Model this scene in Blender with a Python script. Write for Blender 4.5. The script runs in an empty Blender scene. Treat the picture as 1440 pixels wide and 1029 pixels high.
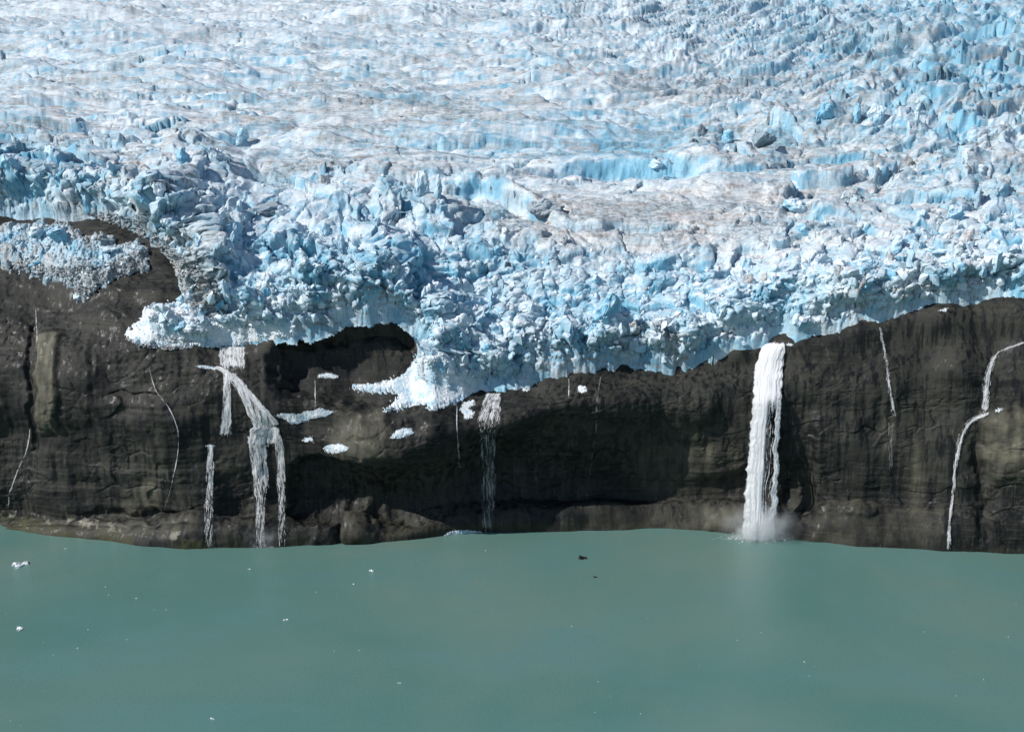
import bpy, bmesh, math, random
import numpy as np
from mathutils import Vector, Matrix, Euler

random.seed(7)
rng = np.random.default_rng(11)
sc = bpy.context.scene

# ------------------------------------------------------------------ camera
F = 1629.0            # focal length in photo pixels (1440 wide)
CAMH = 155.0
PITCH = math.radians(12.6)
cp, sp = math.cos(PITCH), math.sin(PITCH)
cam_data = bpy.data.cameras.new('camera')
cam_data.sensor_width = 36.0
cam_data.lens = F / 1440 * 36.0
cam_data.clip_start = 1.0
cam_data.clip_end = 20000
cam = bpy.data.objects.new('camera', cam_data)
cam.location = (0, 0, CAMH)
cam.rotation_euler = (math.radians(90) - PITCH, 0, 0)
sc.collection.objects.link(cam)
sc.camera = cam

# ------------------------------------------------------------------ light
SUN_EL, SUN_AZ = math.radians(40), math.radians(68)   # azimuth: towards the left of the view line, behind the camera
to_sun = Vector((-math.cos(SUN_EL) * math.sin(SUN_AZ), -math.cos(SUN_EL) * math.cos(SUN_AZ), math.sin(SUN_EL)))
sl = bpy.data.lights.new('sun', 'SUN')
sl.energy = 4.6
sl.angle = math.radians(0.53)
sl.color = (1.0, 0.965, 0.915)
so = bpy.data.objects.new('sun', sl)
so.rotation_euler = to_sun.to_track_quat('Z', 'Y').to_euler()
so.location = (-300, -300, 600)
sc.collection.objects.link(so)

w = bpy.data.worlds.new('World')
sc.world = w
w.use_nodes = True
wn = w.node_tree
bg = wn.nodes['Background']
sky = wn.nodes.new('ShaderNodeTexSky')
sky.sky_type = 'NISHITA'
sky.sun_disc = False
sky.sun_elevation = SUN_EL
sky.sun_rotation = math.atan2(to_sun.x, to_sun.y)
sky.altitude = 100
sky.air_density = 1.0
sky.dust_density = 0.2
sky.ozone_density = 2.5
bg.inputs['Strength'].default_value = 0.09
wn.links.new(sky.outputs[0], bg.inputs[0])

sc.view_settings.view_transform = 'Standard'
sc.view_settings.look = 'None'
sc.view_settings.gamma = 1
sc.view_settings.use_curve_mapping = False
sc.view_settings.exposure = 0.0
sc.render.engine = 'CYCLES'
sc.cycles.max_bounces = 8
sc.cycles.diffuse_bounces = 4
sc.cycles.volume_bounces = 3
sc.cycles.transparent_max_bounces = 24
sc.cycles.volume_step_rate = 2.0

# ------------------------------------------------------------------ numpy noise
TAB = 4096
_p = rng.permutation(TAB).astype(np.int64)
_ga = rng.random(TAB) * 2 * np.pi
_gx, _gy = np.cos(_ga).astype(np.float32), np.sin(_ga).astype(np.float32)
_rv = rng.random((6, TAB)).astype(np.float32)

def _h(ix, iy, seed=0):
    return _p[(ix + _p[(iy + seed * 131) & (TAB - 1)]) & (TAB - 1)]

def perlin(x, y, seed=0):
    xf, yf = np.floor(x), np.floor(y)
    ix, iy = xf.astype(np.int64), yf.astype(np.int64)
    fx, fy = (x - xf).astype(np.float32), (y - yf).astype(np.float32)
    u = fx * fx * fx * (fx * (fx * 6 - 15) + 10)
    v = fy * fy * fy * (fy * (fy * 6 - 15) + 10)
    def g(a, b):
        h = _h(ix + a, iy + b, seed)
        return _gx[h] * (fx - a) + _gy[h] * (fy - b)
    n0 = g(0, 0); n0 = n0 + u * (g(1, 0) - n0)
    n1 = g(0, 1); n1 = n1 + u * (g(1, 1) - n1)
    return (n0 + v * (n1 - n0)) * 1.5

def fbm(x, y, seed=0, octv=4, gain=0.5, lac=2.03):
    a, s, f = 1.0, 0, 1.0
    for i in range(octv):
        s = s + a * perlin(x * f, y * f, seed + i)
        a *= gain; f *= lac
    return s

def ridged(x, y, seed=0, octv=3, gain=0.5):
    a, s, f = 1.0, 0, 1.0
    for i in range(octv):
        s = s + a * (1 - np.abs(perlin(x * f, y * f, seed + i)) * 2)
        a *= gain; f *= 2.1
    return s

def worley(x, y, seed=0, jit=0.9):
    """F1, F2, id of nearest cell, offset to its centre"""
    xf, yf = np.floor(x), np.floor(y)
    ix, iy = xf.astype(np.int64), yf.astype(np.int64)
    fx, fy = (x - xf).astype(np.float32), (y - yf).astype(np.float32)
    f1 = np.full(x.shape, 9.0, np.float32); f2 = f1.copy()
    idd = np.zeros(x.shape, np.int64); ox = np.zeros(x.shape, np.float32); oy = ox.copy()
    for a in (-1, 0, 1):
        for b in (-1, 0, 1):
            h = _h(ix + a, iy + b, seed)
            dx = a + 0.5 + (_rv[0][h] - 0.5) * jit - fx
            dy = b + 0.5 + (_rv[1][h] - 0.5) * jit - fy
            d = np.sqrt(dx * dx + dy * dy)
            m = d < f1
            f2 = np.where(m, f1, np.minimum(f2, d))
            f1 = np.where(m, d, f1)
            idd = np.where(m, h, idd); ox = np.where(m, dx, ox); oy = np.where(m, dy, oy)
    return f1, f2, idd, ox, oy

def smooth(e0, e1, x):
    t = np.clip((x - e0) / (e1 - e0), 0, 1)
    return t * t * (3 - 2 * t)

def cinterp(x, xp, fp):
    """smooth (Catmull-Rom) table lookup"""
    xp = np.asarray(xp, float); fp = np.asarray(fp, float)
    m = np.gradient(fp, xp)
    x = np.clip(x, xp[0], xp[-1])
    i = np.clip(np.searchsorted(xp, x) - 1, 0, len(xp) - 2)
    h = xp[i + 1] - xp[i]; t = (x - xp[i]) / h
    return ((2*t**3 - 3*t**2 + 1) * fp[i] + (t**3 - 2*t**2 + t) * h * m[i]
            + (-2*t**3 + 3*t**2) * fp[i+1] + (t**3 - t**2) * h * m[i+1])

# ------------------------------------------------------------------ projection helpers
def ray(px, py):
    d = Vector((px - 720, 0, 0)) + Vector((0, cp, -sp)) * F - Vector((0, sp, cp)) * (py - 514.5)
    return d.normalized()

def z_at(py, Y):
    """height of the view ray of photo row py at ground distance Y"""
    t = (py - 514.5) / F
    return CAMH - Y * (sp + t * cp) / (cp - t * sp)

def to_px(x, y, z):
    dep = y * cp - (z - CAMH) * sp
    v = y * sp + (z - CAMH) * cp
    return 720 + F * x / dep, 514.5 - F * v / dep

# ------------------------------------------------------------------ mesh helpers
def mesh_np(name, verts, faces, smooth_shade=True, attrs=None, uvs=None):
    """verts (n,3); faces (m,k)"""
    me = bpy.data.meshes.new(name)
    n, k = faces.shape
    me.vertices.add(len(verts)); me.loops.add(n * k); me.polygons.add(n)
    me.vertices.foreach_set('co', np.ascontiguousarray(verts, np.float32).ravel())
    me.loops.foreach_set('vertex_index', faces.astype(np.int32).ravel())
    me.polygons.foreach_set('loop_start', np.arange(0, n * k, k, dtype=np.int32))
    me.polygons.foreach_set('use_smooth', np.full(n, smooth_shade))
    if attrs:
        for an, av in attrs.items():
            at = me.attributes.new(an, 'FLOAT', 'POINT')
            at.data.foreach_set('value', np.ascontiguousarray(av, np.float32).ravel())
    if uvs is not None:
        ul = me.uv_layers.new(name='uv')
        ul.data.foreach_set('uv', np.ascontiguousarray(uvs[faces.ravel()], np.float32).ravel())
    me.update(calc_edges=True)
    return me

def grid_faces(nr, nc):
    i = np.arange(nr - 1)[:, None] * nc + np.arange(nc - 1)[None, :]
    i = i.ravel()
    return np.stack([i, i + 1, i + nc + 1, i + nc], 1)

def link(name, me, mat=None, parent=None, loc=None):
    o = bpy.data.objects.new(name, me)
    sc.collection.objects.link(o)
    if mat is not None and me is not None:
        me.materials.clear(); me.materials.append(mat)
    if parent: o.parent = parent
    if loc is not None: o.location = loc
    return o

def tag(o, label, cat, group=None, kind=None):
    if label: o['label'] = label
    if cat: o['category'] = cat
    if group: o['group'] = group
    if kind: o['kind'] = kind
    return o

# ------------------------------------------------------------------ node helpers
class NT:
    def __init__(s, name):
        s.m = bpy.data.materials.new(name); s.m.use_nodes = True
        s.t = s.m.node_tree; s.t.nodes.clear()
        s.out = s.t.nodes.new('ShaderNodeOutputMaterial')
    def n(s, typ, **kw):
        nd = s.t.nodes.new(typ)
        for k, v in kw.items(): setattr(nd, k, v)
        return nd
    def l(s, a, b): s.t.links.new(a, b)
    def inp(s, nd, key, v):
        if isinstance(v, bpy.types.NodeSocket): s.l(v, nd.inputs[key])
        elif v is not None:
            nd.inputs[key].default_value = v
    def pos(s, scale=(1, 1, 1), rot=(0, 0, 0), src='Object'):
        tc = s.n('ShaderNodeTexCoord'); mp = s.n('ShaderNodeMapping')
        s.l(tc.outputs[src], mp.inputs[0])
        mp.inputs['Scale'].default_value = scale; mp.inputs['Rotation'].default_value = rot
        return mp.outputs[0]
    def noise(s, vec, scale=1, detail=4, rough=0.55, dist=0):
        nd = s.n('ShaderNodeTexNoise'); s.l(vec, nd.inputs['Vector'])
        nd.inputs['Scale'].default_value = scale; nd.inputs['Detail'].default_value = detail
        nd.inputs['Roughness'].default_value = rough; nd.inputs['Distortion'].default_value = dist
        return nd.outputs[0]
    def ramp(s, v, a, b, lo=0.0, hi=1.0):
        nd = s.n('ShaderNodeMapRange', interpolation_type='SMOOTHSTEP')
        s.l(v, nd.inputs[0])
        for i, q in enumerate((a, b, lo, hi)): nd.inputs[i + 1].default_value = q
        return nd.outputs[0]
    def math(s, op, a, b=None):
        nd = s.n('ShaderNodeMath', operation=op)
        s.inp(nd, 0, a); s.inp(nd, 1, b)
        return nd.outputs[0]
    def mix(s, f, a, b):
        nd = s.n('ShaderNodeMix', data_type='RGBA')
        s.inp(nd, 'Factor', f)
        for i, v in ((6, a), (7, b)):
            if isinstance(v, bpy.types.NodeSocket): s.l(v, nd.inputs[i])
            else: nd.inputs[i].default_value = (*v, 1)
        return nd.outputs[2]
    def attr(s, name):
        nd = s.n('ShaderNodeAttribute', attribute_name=name); return nd.outputs['Fac']
    def bump(s, h, strength=0.5, dist=0.1, normal=None):
        nd = s.n('ShaderNodeBump'); s.l(h, nd.inputs['Height'])
        nd.inputs['Strength'].default_value = strength; nd.inputs['Distance'].default_value = dist
        if normal is not None: s.l(normal, nd.inputs['Normal'])
        return nd.outputs[0]
    def bsdf(s, col, rough=0.8, spec=0.3, normal=None):
        b = s.n('ShaderNodeBsdfPrincipled')
        s.inp(b, 'Base Color', col if isinstance(col, bpy.types.NodeSocket) else (*col, 1))
        s.inp(b, 'Roughness', rough); s.inp(b, 'Specular IOR Level', spec)
        if normal is not None: s.l(normal, b.inputs['Normal'])
        s.l(b.outputs[0], s.out.inputs[0])
        return b

def ice_material(name, use_attr=True, blue_bias=0.0, dirt_bias=0.0, bscale=1.0, steepk=0.5, dbase=0.0, pale2=(0.56, 0.68, 0.76), dc=((0.35, 0.305, 0.27), (0.19, 0.215, 0.22))):
    t = NT(name)
    P = t.pos()
    geo = t.n('ShaderNodeNewGeometry')
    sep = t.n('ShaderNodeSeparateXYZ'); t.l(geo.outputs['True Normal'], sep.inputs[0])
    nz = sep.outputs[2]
    n1 = t.noise(P, 0.09 * bscale, 5, 0.6)
    n2 = t.noise(P, 0.5 * bscale, 5, 0.6)
    n3 = t.noise(P, 2.4 * bscale, 4, 0.6)
    # white weathered crust lies on gentle slopes; steep fresh breaks show blue ice, its inner light scatter painted in
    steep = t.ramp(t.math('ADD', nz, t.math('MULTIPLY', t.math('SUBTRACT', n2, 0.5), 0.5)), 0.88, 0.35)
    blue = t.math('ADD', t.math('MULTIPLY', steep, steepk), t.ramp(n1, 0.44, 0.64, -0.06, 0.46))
    if blue_bias: blue = t.math('ADD', blue, blue_bias)
    if use_attr: blue = t.math('ADD', blue, t.attr('blue'))
    oi = t.n('ShaderNodeObjectInfo')
    if not use_attr: blue = t.math('ADD', blue, t.math('MULTIPLY', t.math('SUBTRACT', oi.outputs['Random'], 0.55), 0.55))
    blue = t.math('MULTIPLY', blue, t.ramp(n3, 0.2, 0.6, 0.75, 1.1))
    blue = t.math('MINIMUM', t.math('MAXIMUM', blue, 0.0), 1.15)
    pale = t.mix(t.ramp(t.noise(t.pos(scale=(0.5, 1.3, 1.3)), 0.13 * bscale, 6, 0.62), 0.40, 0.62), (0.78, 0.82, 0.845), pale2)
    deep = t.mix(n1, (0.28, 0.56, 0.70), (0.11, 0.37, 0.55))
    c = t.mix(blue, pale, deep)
    # rock dust melted out on the surface
    d = t.ramp(t.noise(P, 0.7 * bscale, 7, 0.75), 0.5, 0.72, 0, 1)
    dd = t.ramp(t.noise(t.pos(scale=(0.5, 0.5, 2.2)), 0.45 * bscale, 6, 0.7), 0.48, 0.66, 0, 1)
    dirt = t.math('ADD', t.math('MULTIPLY', d, 0.10 + dirt_bias), t.math('ADD', dbase, t.math('MULTIPLY', dd, 0.08 + dirt_bias)))
    if use_attr:
        da = t.attr('dirt')
        dirt = t.math('ADD', dirt, t.math('MULTIPLY', da, t.math('ADD', 0.44, t.math('MULTIPLY', t.math('ADD', d, dd), 0.9))))
    dirt = t.math('MINIMUM', dirt, 0.93)
    dcol = t.mix(t.ramp(t.noise(P, 0.035, 3), 0.42, 0.58), dc[0], dc[1])
    c = t.mix(dirt, c, dcol)
    # runnels and granular crust
    b1 = t.bump(t.noise(t.pos(scale=(1, 1, 0.6)), 0.9 * bscale, 5, 0.6), 0.55, 0.6)
    b2 = t.bump(n3, 0.5, 0.18, b1)
    t.bsdf(c, t.ramp(n3, 0.3, 0.7, 0.38, 0.7), 0.35, b2)
    return t.m

def rock_material(name, olive=0.0, patch=True):
    t = NT(name)
    P = t.pos()
    big = t.noise(P, 0.03, 5, 0.6)
    mid = t.noise(P, 0.25, 6, 0.65)
    fine = t.noise(P, 2.2, 5, 0.7)
    strata = t.noise(t.pos(scale=(0.02, 0.05, 0.9), rot=(0, math.radians(-4), 0)), 1.0, 6, 0.6, 0.6)
    streak = t.noise(t.pos(scale=(0.5, 0.5, 0.035)), 1.0, 6, 0.65)
    c = t.mix(t.ramp(mid, 0.3, 0.7), (0.005, 0.0056, 0.0056), (0.0205, 0.0215, 0.0185))
    c = t.mix(t.ramp(big, 0.42, 0.56), c, (0.032, 0.0325, 0.026))
    c = t.mix(t.ramp(strata, 0.52, 0.62, 0, 0.7), c, (0.048, 0.046, 0.035))
    c = t.mix(t.ramp(streak, 0.47, 0.57, 0, 0.92), c, (0.0045, 0.0048, 0.0055))      # wet seepage, dark
    c = t.mix(t.math('MULTIPLY', t.ramp(t.noise(t.pos(scale=(0.9, 0.9, 0.05)), 1.3, 6, 0.7), 0.56, 0.68, 0, 0.5), t.ramp(mid, 0.4, 0.6)), c, (0.15, 0.14, 0.11))
    if patch:
        c = t.mix(t.math('MULTIPLY', t.attr('pale'), t.ramp(mid, 0.25, 0.6, 0.5, 1.0)), c, (0.16, 0.148, 0.105))
        c = t.mix(t.math('MULTIPLY', t.attr('tide'), t.ramp(fine, 0.3, 0.6, 0.6, 1.0)), c, (0.06, 0.06, 0.022))
        c = t.mix(t.math('MULTIPLY', t.attr('crust'), t.ramp(mid, 0.5, 0.6, 0.0, 1.0)), c, (0.25, 0.235, 0.19))
    c = t.mix(t.ramp(fine, 0.35, 0.75, 0, 0.2), c, (0.046, 0.045, 0.038))
    c = t.mix(t.math('MULTIPLY', t.ramp(t.noise(t.pos(scale=(1, 1, 2.2)), 1.0, 8, 0.8), 0.60, 0.70, 0, 0.4), t.ramp(big, 0.45, 0.6)), c, (0.13, 0.125, 0.105))
    b = t.bump(t.noise(t.pos(scale=(1, 1, 0.7)), 0.5, 6, 0.6), 0.35, 0.5)
    b = t.bump(fine, 0.3, 0.06, b)
    t.bsdf(c, t.ramp(streak, 0.48, 0.62, 0.75, 0.42), 0.3, b)
    return t.m

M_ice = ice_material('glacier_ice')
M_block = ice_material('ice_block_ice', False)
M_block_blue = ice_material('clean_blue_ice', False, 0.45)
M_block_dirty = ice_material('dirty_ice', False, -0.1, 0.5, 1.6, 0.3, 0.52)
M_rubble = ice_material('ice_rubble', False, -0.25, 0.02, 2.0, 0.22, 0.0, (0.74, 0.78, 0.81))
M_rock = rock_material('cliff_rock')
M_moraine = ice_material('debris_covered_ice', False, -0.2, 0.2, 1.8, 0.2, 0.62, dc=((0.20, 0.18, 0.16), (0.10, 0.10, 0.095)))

# ------------------------------------------------------------------ cliff
PXM = 0.255
U0, U1 = -230.0, 1670.0
NC = 1100
u = np.linspace(U0, U1, NC)
Xc = (u - 720) * PXM
LU = [-200, 0, 100, 200, 300, 400, 470, 540, 620, 700, 780, 860, 950, 1050, 1150, 1250, 1350, 1440, 1650]
WU = [-200, 0, 100, 200, 290, 400, 470, 545, 600, 640, 700, 760, 850, 950, 1040, 1100, 1200, 1300, 1340, 1400, 1440, 1650]
WS = [742, 747, 755, 765, 768, 767, 764, 762, 757, 752, 748, 745, 744, 746, 750, 757, 765, 770, 774, 777, 780, 785]
wl = cinterp(u, WU, WS)
tw = (wl - 514.5) / F
Yw = CAMH * (cp - tw * sp) / (sp + tw * cp)
L2s = [736, 738, 742, 742, 742, 745, 735, 745, 735, 725, 720, 712, 712, 712, 715, 718, 730, 745, 750]
L2b = [2, 3, 3, 4, 4, 3, 3, 3, 2, 1.5, 1.5, 3, 6, 6, 5, 5, 3, 2, 2]
L3s = [722, 722, 722, 716, 720, 715, 712, 715, 705, 700, 700, 698, 698, 695, 700, 705, 710, 715, 715]
L3b = [5, 5, 6, 9, 8, 10, 10, 9, 9, 9, 9, 9, 11, 12, 10, 7, 5, 4, 4]
L4s = [640, 640, 640, 640, 645, 660, 680, 690, 668, 645, 645, 650, 640, 640, 640, 640, 640, 640, 640]
L4b = [5, 5, 5, 6, 7, 8, 7, 6, 8, 8, 8, 8, 7.5, 8, 7.5, 7, 6, 4, 4]
L5s = [520, 520, 520, 530, 550, 595, 630, 648, 622, 600, 580, 575, 570, 565, 565, 560, 560, 560, 560]
L5b = [9, 9, 9, 10, 9, 5, -1, -6, -10, -10, -9, -6, 2, 5.5, 7, 8, 8, 7, 7]
LU6 = [-200, 0, 100, 200, 260, 330, 400, 470, 540, 600, 700, 780, 860, 950, 1050, 1150, 1250, 1350, 1440, 1650]
L6s = [305, 303, 305, 330, 395, 455, 450, 437, 430, 478, 522, 515, 497, 495, 476, 456, 436, 418, 405, 400]
L6b = [74, 74, 72, 62, 44, 30, 27, 25, 28, 22, 15, 14, 17, 20, 23, 25, 27, 28, 30, 30]
def col(tab, U=LU): return cinterp(u, U, tab)
sb = [None, None] + [col(t) for t in (L2b, L3b, L4b, L5b)] + [col(L6b, LU6)]
ss = [None, None] + [col(t) for t in (L2s, L3s, L4s, L5s)] + [col(L6s, LU6)]
ctrl_y, ctrl_z = [], []
ctrl_y.append(Yw - 2.0); ctrl_z.append(np.full(NC, -12.0))
ctrl_y.append(Yw - 0.0); ctrl_z.append(np.full(NC, 0.0))
for k in (2, 3, 4, 5, 6):
    y = Yw + sb[k]; ctrl_y.append(y); ctrl_z.append(z_at(ss[k], y))
# a rounder shoulder between the face and the upper slope
ym = ctrl_y[5] * 0.62 + ctrl_y[6] * 0.38; zm = ctrl_z[5] * 0.48 + ctrl_z[6] * 0.52
ctrl_y.insert(6, ym); ctrl_z.insert(6, zm)
for dy, dz in ((60, 6), (180, 17), (420, 34)):
    ctrl_y.append(ctrl_y[7] + dy); ctrl_z.append(ctrl_z[7] + dz)
CY, CZ = np.array(ctrl_y), np.array(ctrl_z)      # (11, NC)
KS = [8, 22, 30, 72, 85, 55, 100, 26, 14, 8]
tk = []
for k, nseg in enumerate(KS): tk += list(k + np.arange(nseg) / nseg)
tk.append(len(KS)); tk = np.array(tk)
def cr(C, t):
    n = len(C); i = np.clip(np.floor(t).astype(int), 0, n - 2); f = (t - i)[:, None]
    p1, p2 = C[i], C[i + 1]; p0 = C[np.maximum(i - 1, 0)]; p3 = C[np.minimum(i + 2, n - 1)]
    return 0.5 * (2 * p1 + (p2 - p0) * f + (2 * p0 - 5 * p1 + 4 * p2 - p3) * f**2 + (3 * p1 - p0 - 3 * p2 + p3) * f**3)
RY, RZ = cr(CY, tk), cr(CZ, tk)
RX = np.broadcast_to(Xc, RY.shape).copy()
# limit overshoot of the spline behind the brow so that the top stays a graph over (x, y)
top0 = int(np.sum(KS[:6]))
RY[top0:] = np.maximum.accumulate(RY[top0:], axis=0)
NRr = len(tk)
# outward normals in the y-z plane
dyy = np.gradient(RY, axis=0); dzz = np.gradient(RZ, axis=0)
ln = np.sqrt(dyy**2 + dzz**2) + 1e-6
ny, nzn = -dzz / ln, dyy / ln
arc = np.cumsum(ln, axis=0)
PU, PV = to_px(RX, RY, RZ)
PU0, PV0 = PU, PV
PU = PU + 7 * fbm(RX / 7, arc / 9, 12, 3); PV = PV + 6 * fbm(RX / 8, arc / 7, 15, 3)
def blob(cx, cy, rx, ry, p=2): return np.exp(-(np.abs((PU - cx) / rx)**p + np.abs((PV - cy) / ry)**p))
def box(x0, x1, y0, y1, s=3.0):
    return (smooth(x0 - s, x0 + s, PU) * (1 - smooth(x1 - s, x1 + s, PU)) * smooth(y0 - s, y0 + s, PV) * (1 - smooth(y1 - s, y1 + s, PV)))
facem = smooth(0.35, 0.8, -ny)             # 1 on the steep face
lowm = smooth(1.5, 3.5, np.broadcast_to(tk[:, None], RY.shape)) * (1 - smooth(5.2, 6.2, np.broadcast_to(tk[:, None], RY.shape)))
Zt = RZ - 0.06 * RX + 1.2 * fbm(RX / 40, RZ / 25, 3, 2)       # gently tilted beds
D = 3.6 * fbm(RX / 45, arc / 40, 21, 2) + 1.0 * fbm(RX / 16, arc / 14, 24, 2)
# bedding ledges
st = perlin(Zt / 5.5 + 0.3 * perlin(RX / 30, RZ / 30, 2), RX / 160, 31)
st2 = perlin(Zt / 1.9, RX / 60, 33)
D += lowm * (0.38 * np.tanh(st * 2.5) + 0.08 * np.tanh(st2 * 4)) * smooth(-0.2, 0.5, fbm(RX / 50, RZ / 30, 36, 2))
# vertical flutes and joints
D += facem * 0.35 * fbm(RX / 4.5, arc / 30, 40, 2) * (0.3 + 0.7 * lowm)
f1, f2, cid, ox, oy = worley(RX / 13 + 0.35 * perlin(RX / 8, arc / 8, 51), arc / 7.0 + 0.35 * perlin(RX / 8, arc / 8, 52), 50)
crk = 1 - smooth(0.0, 0.07, f2 - f1)
rough_zone = np.clip(lowm + blob(60, 470, 130, 110, 4) * 0.6 + blob(1420, 650, 90, 110, 4), 0, 1)
D += rough_zone * (0.9 * (_rv[2][cid] - 0.5) * smooth(-.2, .3, fbm(RX / 40, RZ / 25, 37, 2)) - 0.45 * crk * smooth(0, .4, fbm(RX / 40, RZ / 25, 37, 2)))
f1, f2, cid, ox, oy = worley(RX / 3.6 + 0.4 * perlin(RX / 3, arc / 3, 53), arc / 1.7 + 0.4 * perlin(RX / 3, arc / 3, 54), 55)
D += rough_zone * smooth(0.05, 0.5, fbm(RX / 25, RZ / 12, 58, 2)) * (0.5 * (_rv[3][cid] - 0.5) - 0.25 * (1 - smooth(0, .12, f2 - f1)))
D += fbm(RX / 2.2, arc / 1.8, 60, 4) * (0.03 + 0.07 * rough_zone + 0.14 * smooth(0.0, 0.6, fbm(RX / 30, RZ / 15, 62, 2)))
# particular forms seen in the picture, and a recess cut in for shade
D += 2.2 * box(50, 84, 468, 606, 9) + 1.6 * box(84, 130, 470, 600, 16) - 1.4 * box(40, 50, 455, 640, 3)
D += 2.0 * blob(15, 545, 34, 45, 4) - 2.5 * blob(180, 545, 45, 40) + 1.5 * blob(240, 580, 60, 50)
D += 2.5 * blob(530, 620, 45, 40) - 2.0 * blob(440, 590, 40, 30)
D -= 3.0 * blob(205, 724, 75, 6) ; D += 0.9 * blob(60, 738, 60, 4) + 1.2 * blob(200, 742, 80, 5)
D += 3.2 * blob(1435, 625, 42, 46, 6) + 1.5 * blob(1425, 710, 35, 50, 6) - 2.5 * blob(1378, 640, 9, 40) - 2.0 * blob(1383, 720, 8, 50)
D += 1.6 * blob(1350, 520, 30, 60) - 1.2 * blob(1240, 600, 8, 60)
D += 3.2 * blob(505, 742, 26, 26, 4) + 2.2 * blob(455, 752, 18, 16, 4) - 2.2 * blob(477, 742, 5, 22) + 2.2 * blob(300, 745, 60, 20, 4)
HOL = 9.5 * smooth(372, 415, PU) * (1 - smooth(570, 612, PU)) * smooth(-12, 3, PV0 - np.interp(PU0, [372, 400, 440, 480, 520, 556, 575, 598, 612], [482, 475, 469, 456, 449, 447, 462, 482, 500])) * (1 - smooth(545, 578, PV - 0.12 * (PU - 480)))
D -= 5.0 * smooth(400, 425, PU) * (1 - smooth(560, 640, PU)) * smooth(640, 665, PV) * (1 - smooth(725, 745, PV)) * (1 - blob(500, 742, 34, 34, 4))
D -= 4.0 * blob(1122, 665, 24, 90, 4) + 2.5 * blob(330, 700, 22, 40, 4)  # recess right of the tall fall is added to deepen the fall's shadow
D -= 2.2 * blob(1130, 715, 26, 26, 4) + 2.0 * blob(150, 425, 80, 18, 2) + 1.5 * blob(340, 560, 40, 30)
D += 1.7 * blob(1215, 718, 30, 8, 4) + 1.0 * blob(1015, 730, 20, 18, 4)
D -= HOL
D *= smooth(0, 0.8, np.broadcast_to(tk[:, None], RY.shape)) * (1 - smooth(7.0, 7.6, np.broadcast_to(tk[:, None], RY.shape)))
nx_ = -np.gradient(RY, Xc, axis=1) * ny * -1
RX2 = RX
RY0 = RY + ny * (D + HOL); RZ0 = RZ + nzn * (D + HOL)     # rock without the hollow: what the ice rests on
RY = RY + ny * D; RZ = RZ + nzn * D
pale = np.clip(box(52, 82, 470, 604, 4) * 0.85 + box(200, 226, 675, 720, 5) * 0.9 + box(172, 196, 690, 722, 4) * 0.5
     + box(215, 235, 600, 665, 6) * .35 + blob(505, 610, 40, 34, 4) * 0.55 + blob(535, 640, 26, 22, 4) * 0.4 + blob(1425, 612, 40, 36, 6) * 0.75
     + blob(1425, 650, 40, 22) * .4 + box(895, 1045, 627, 690, 8) * 0.22 + blob(980, 606, 30, 8) * .4 + box(960, 1040, 626, 640, 4) * .25 + blob(505, 740, 24, 24, 4) * 0.35
     + box(830, 1040, 714, 745, 4) * 0.22 + box(1150, 1325, 714, 766, 5) * 0.2 + box(-60, 285, 739, 753, 4) * 0.35
     + blob(1290, 660, 9, 60) * 0.6 + blob(1255, 620, 14, 30) * .3 + blob(80, 606, 18, 6) * 0.7 + blob(325, 650, 16, 30, 4) * .25
     + blob(1015, 728, 22, 12, 4) * .5 + box(1160, 1230, 705, 712, 2) * .5, 0, 1)
pale *= 0.75 + 0.5 * fbm(RX / 3, RZ / 9, 90, 3)
tide = smooth(-1, 0.3, RZ) * (1 - smooth(2.0, 4.5, RZ + 1.2 * fbm(RX / 9, RZ / 4, 92, 3))) * 0.85 * (0.25 + 0.75 * (1 - smooth(270, 330, PU))) * smooth(-0.5, 0.3, fbm(RX / 20, RZ / 9, 97, 3))
crust = smooth(2.8, 3.6, RZ) * (1 - smooth(5.5, 6.6, RZ + fbm(RX / 6, RZ / 3, 93, 3))) * (1 - smooth(265, 300, PU)) * smooth(-0.2, 0.2, fbm(RX / 8, RZ / 8, 95, 3) + .08)
verts = np.stack([RX, RY, RZ], -1).reshape(-1, 3)
me = mesh_np('cliff', verts, grid_faces(NRr, NC), True, {'pale': pale, 'tide': tide, 'crust': crust})
cliff = link('cliff', me, M_rock)
tag(cliff, 'dark smooth glacier-polished rock cliff rising out of the green water', None, kind='structure')

# top of the rock as a regular height grid R[y, X]
yg = np.arange(380.0, 900.0, 2.0)
Rg = np.empty((len(yg), NC))
for j in range(NC):
    Rg[:, j] = np.interp(yg, np.maximum.accumulate(RY0[top0 - 60:, j]), RZ0[top0 - 60:, j])
def bil(G, fx, fy):
    fx = np.clip(fx, 0, G.shape[1] - 1.001); fy = np.clip(fy, 0, G.shape[0] - 1.001)
    ix = fx.astype(int); iy = fy.astype(int); ax = fx - ix; ay = fy - iy
    return (G[iy, ix] * (1 - ax) + G[iy, ix + 1] * ax) * (1 - ay) + (G[iy + 1, ix] * (1 - ax) + G[iy + 1, ix + 1] * ax) * ay
def rock_top(x, y): return bil(Rg, (x - Xc[0]) / (Xc[1] - Xc[0]), (y - yg[0]) / 2.0)

bpy.context.view_layer.update()
CAMP = Vector((0, 0, CAMH))
def cast(o, px, py):
    ok, loc, nor, idx = o.ray_cast(CAMP, ray(px, py))
    return (loc, nor) if ok else (None, None)

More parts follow.
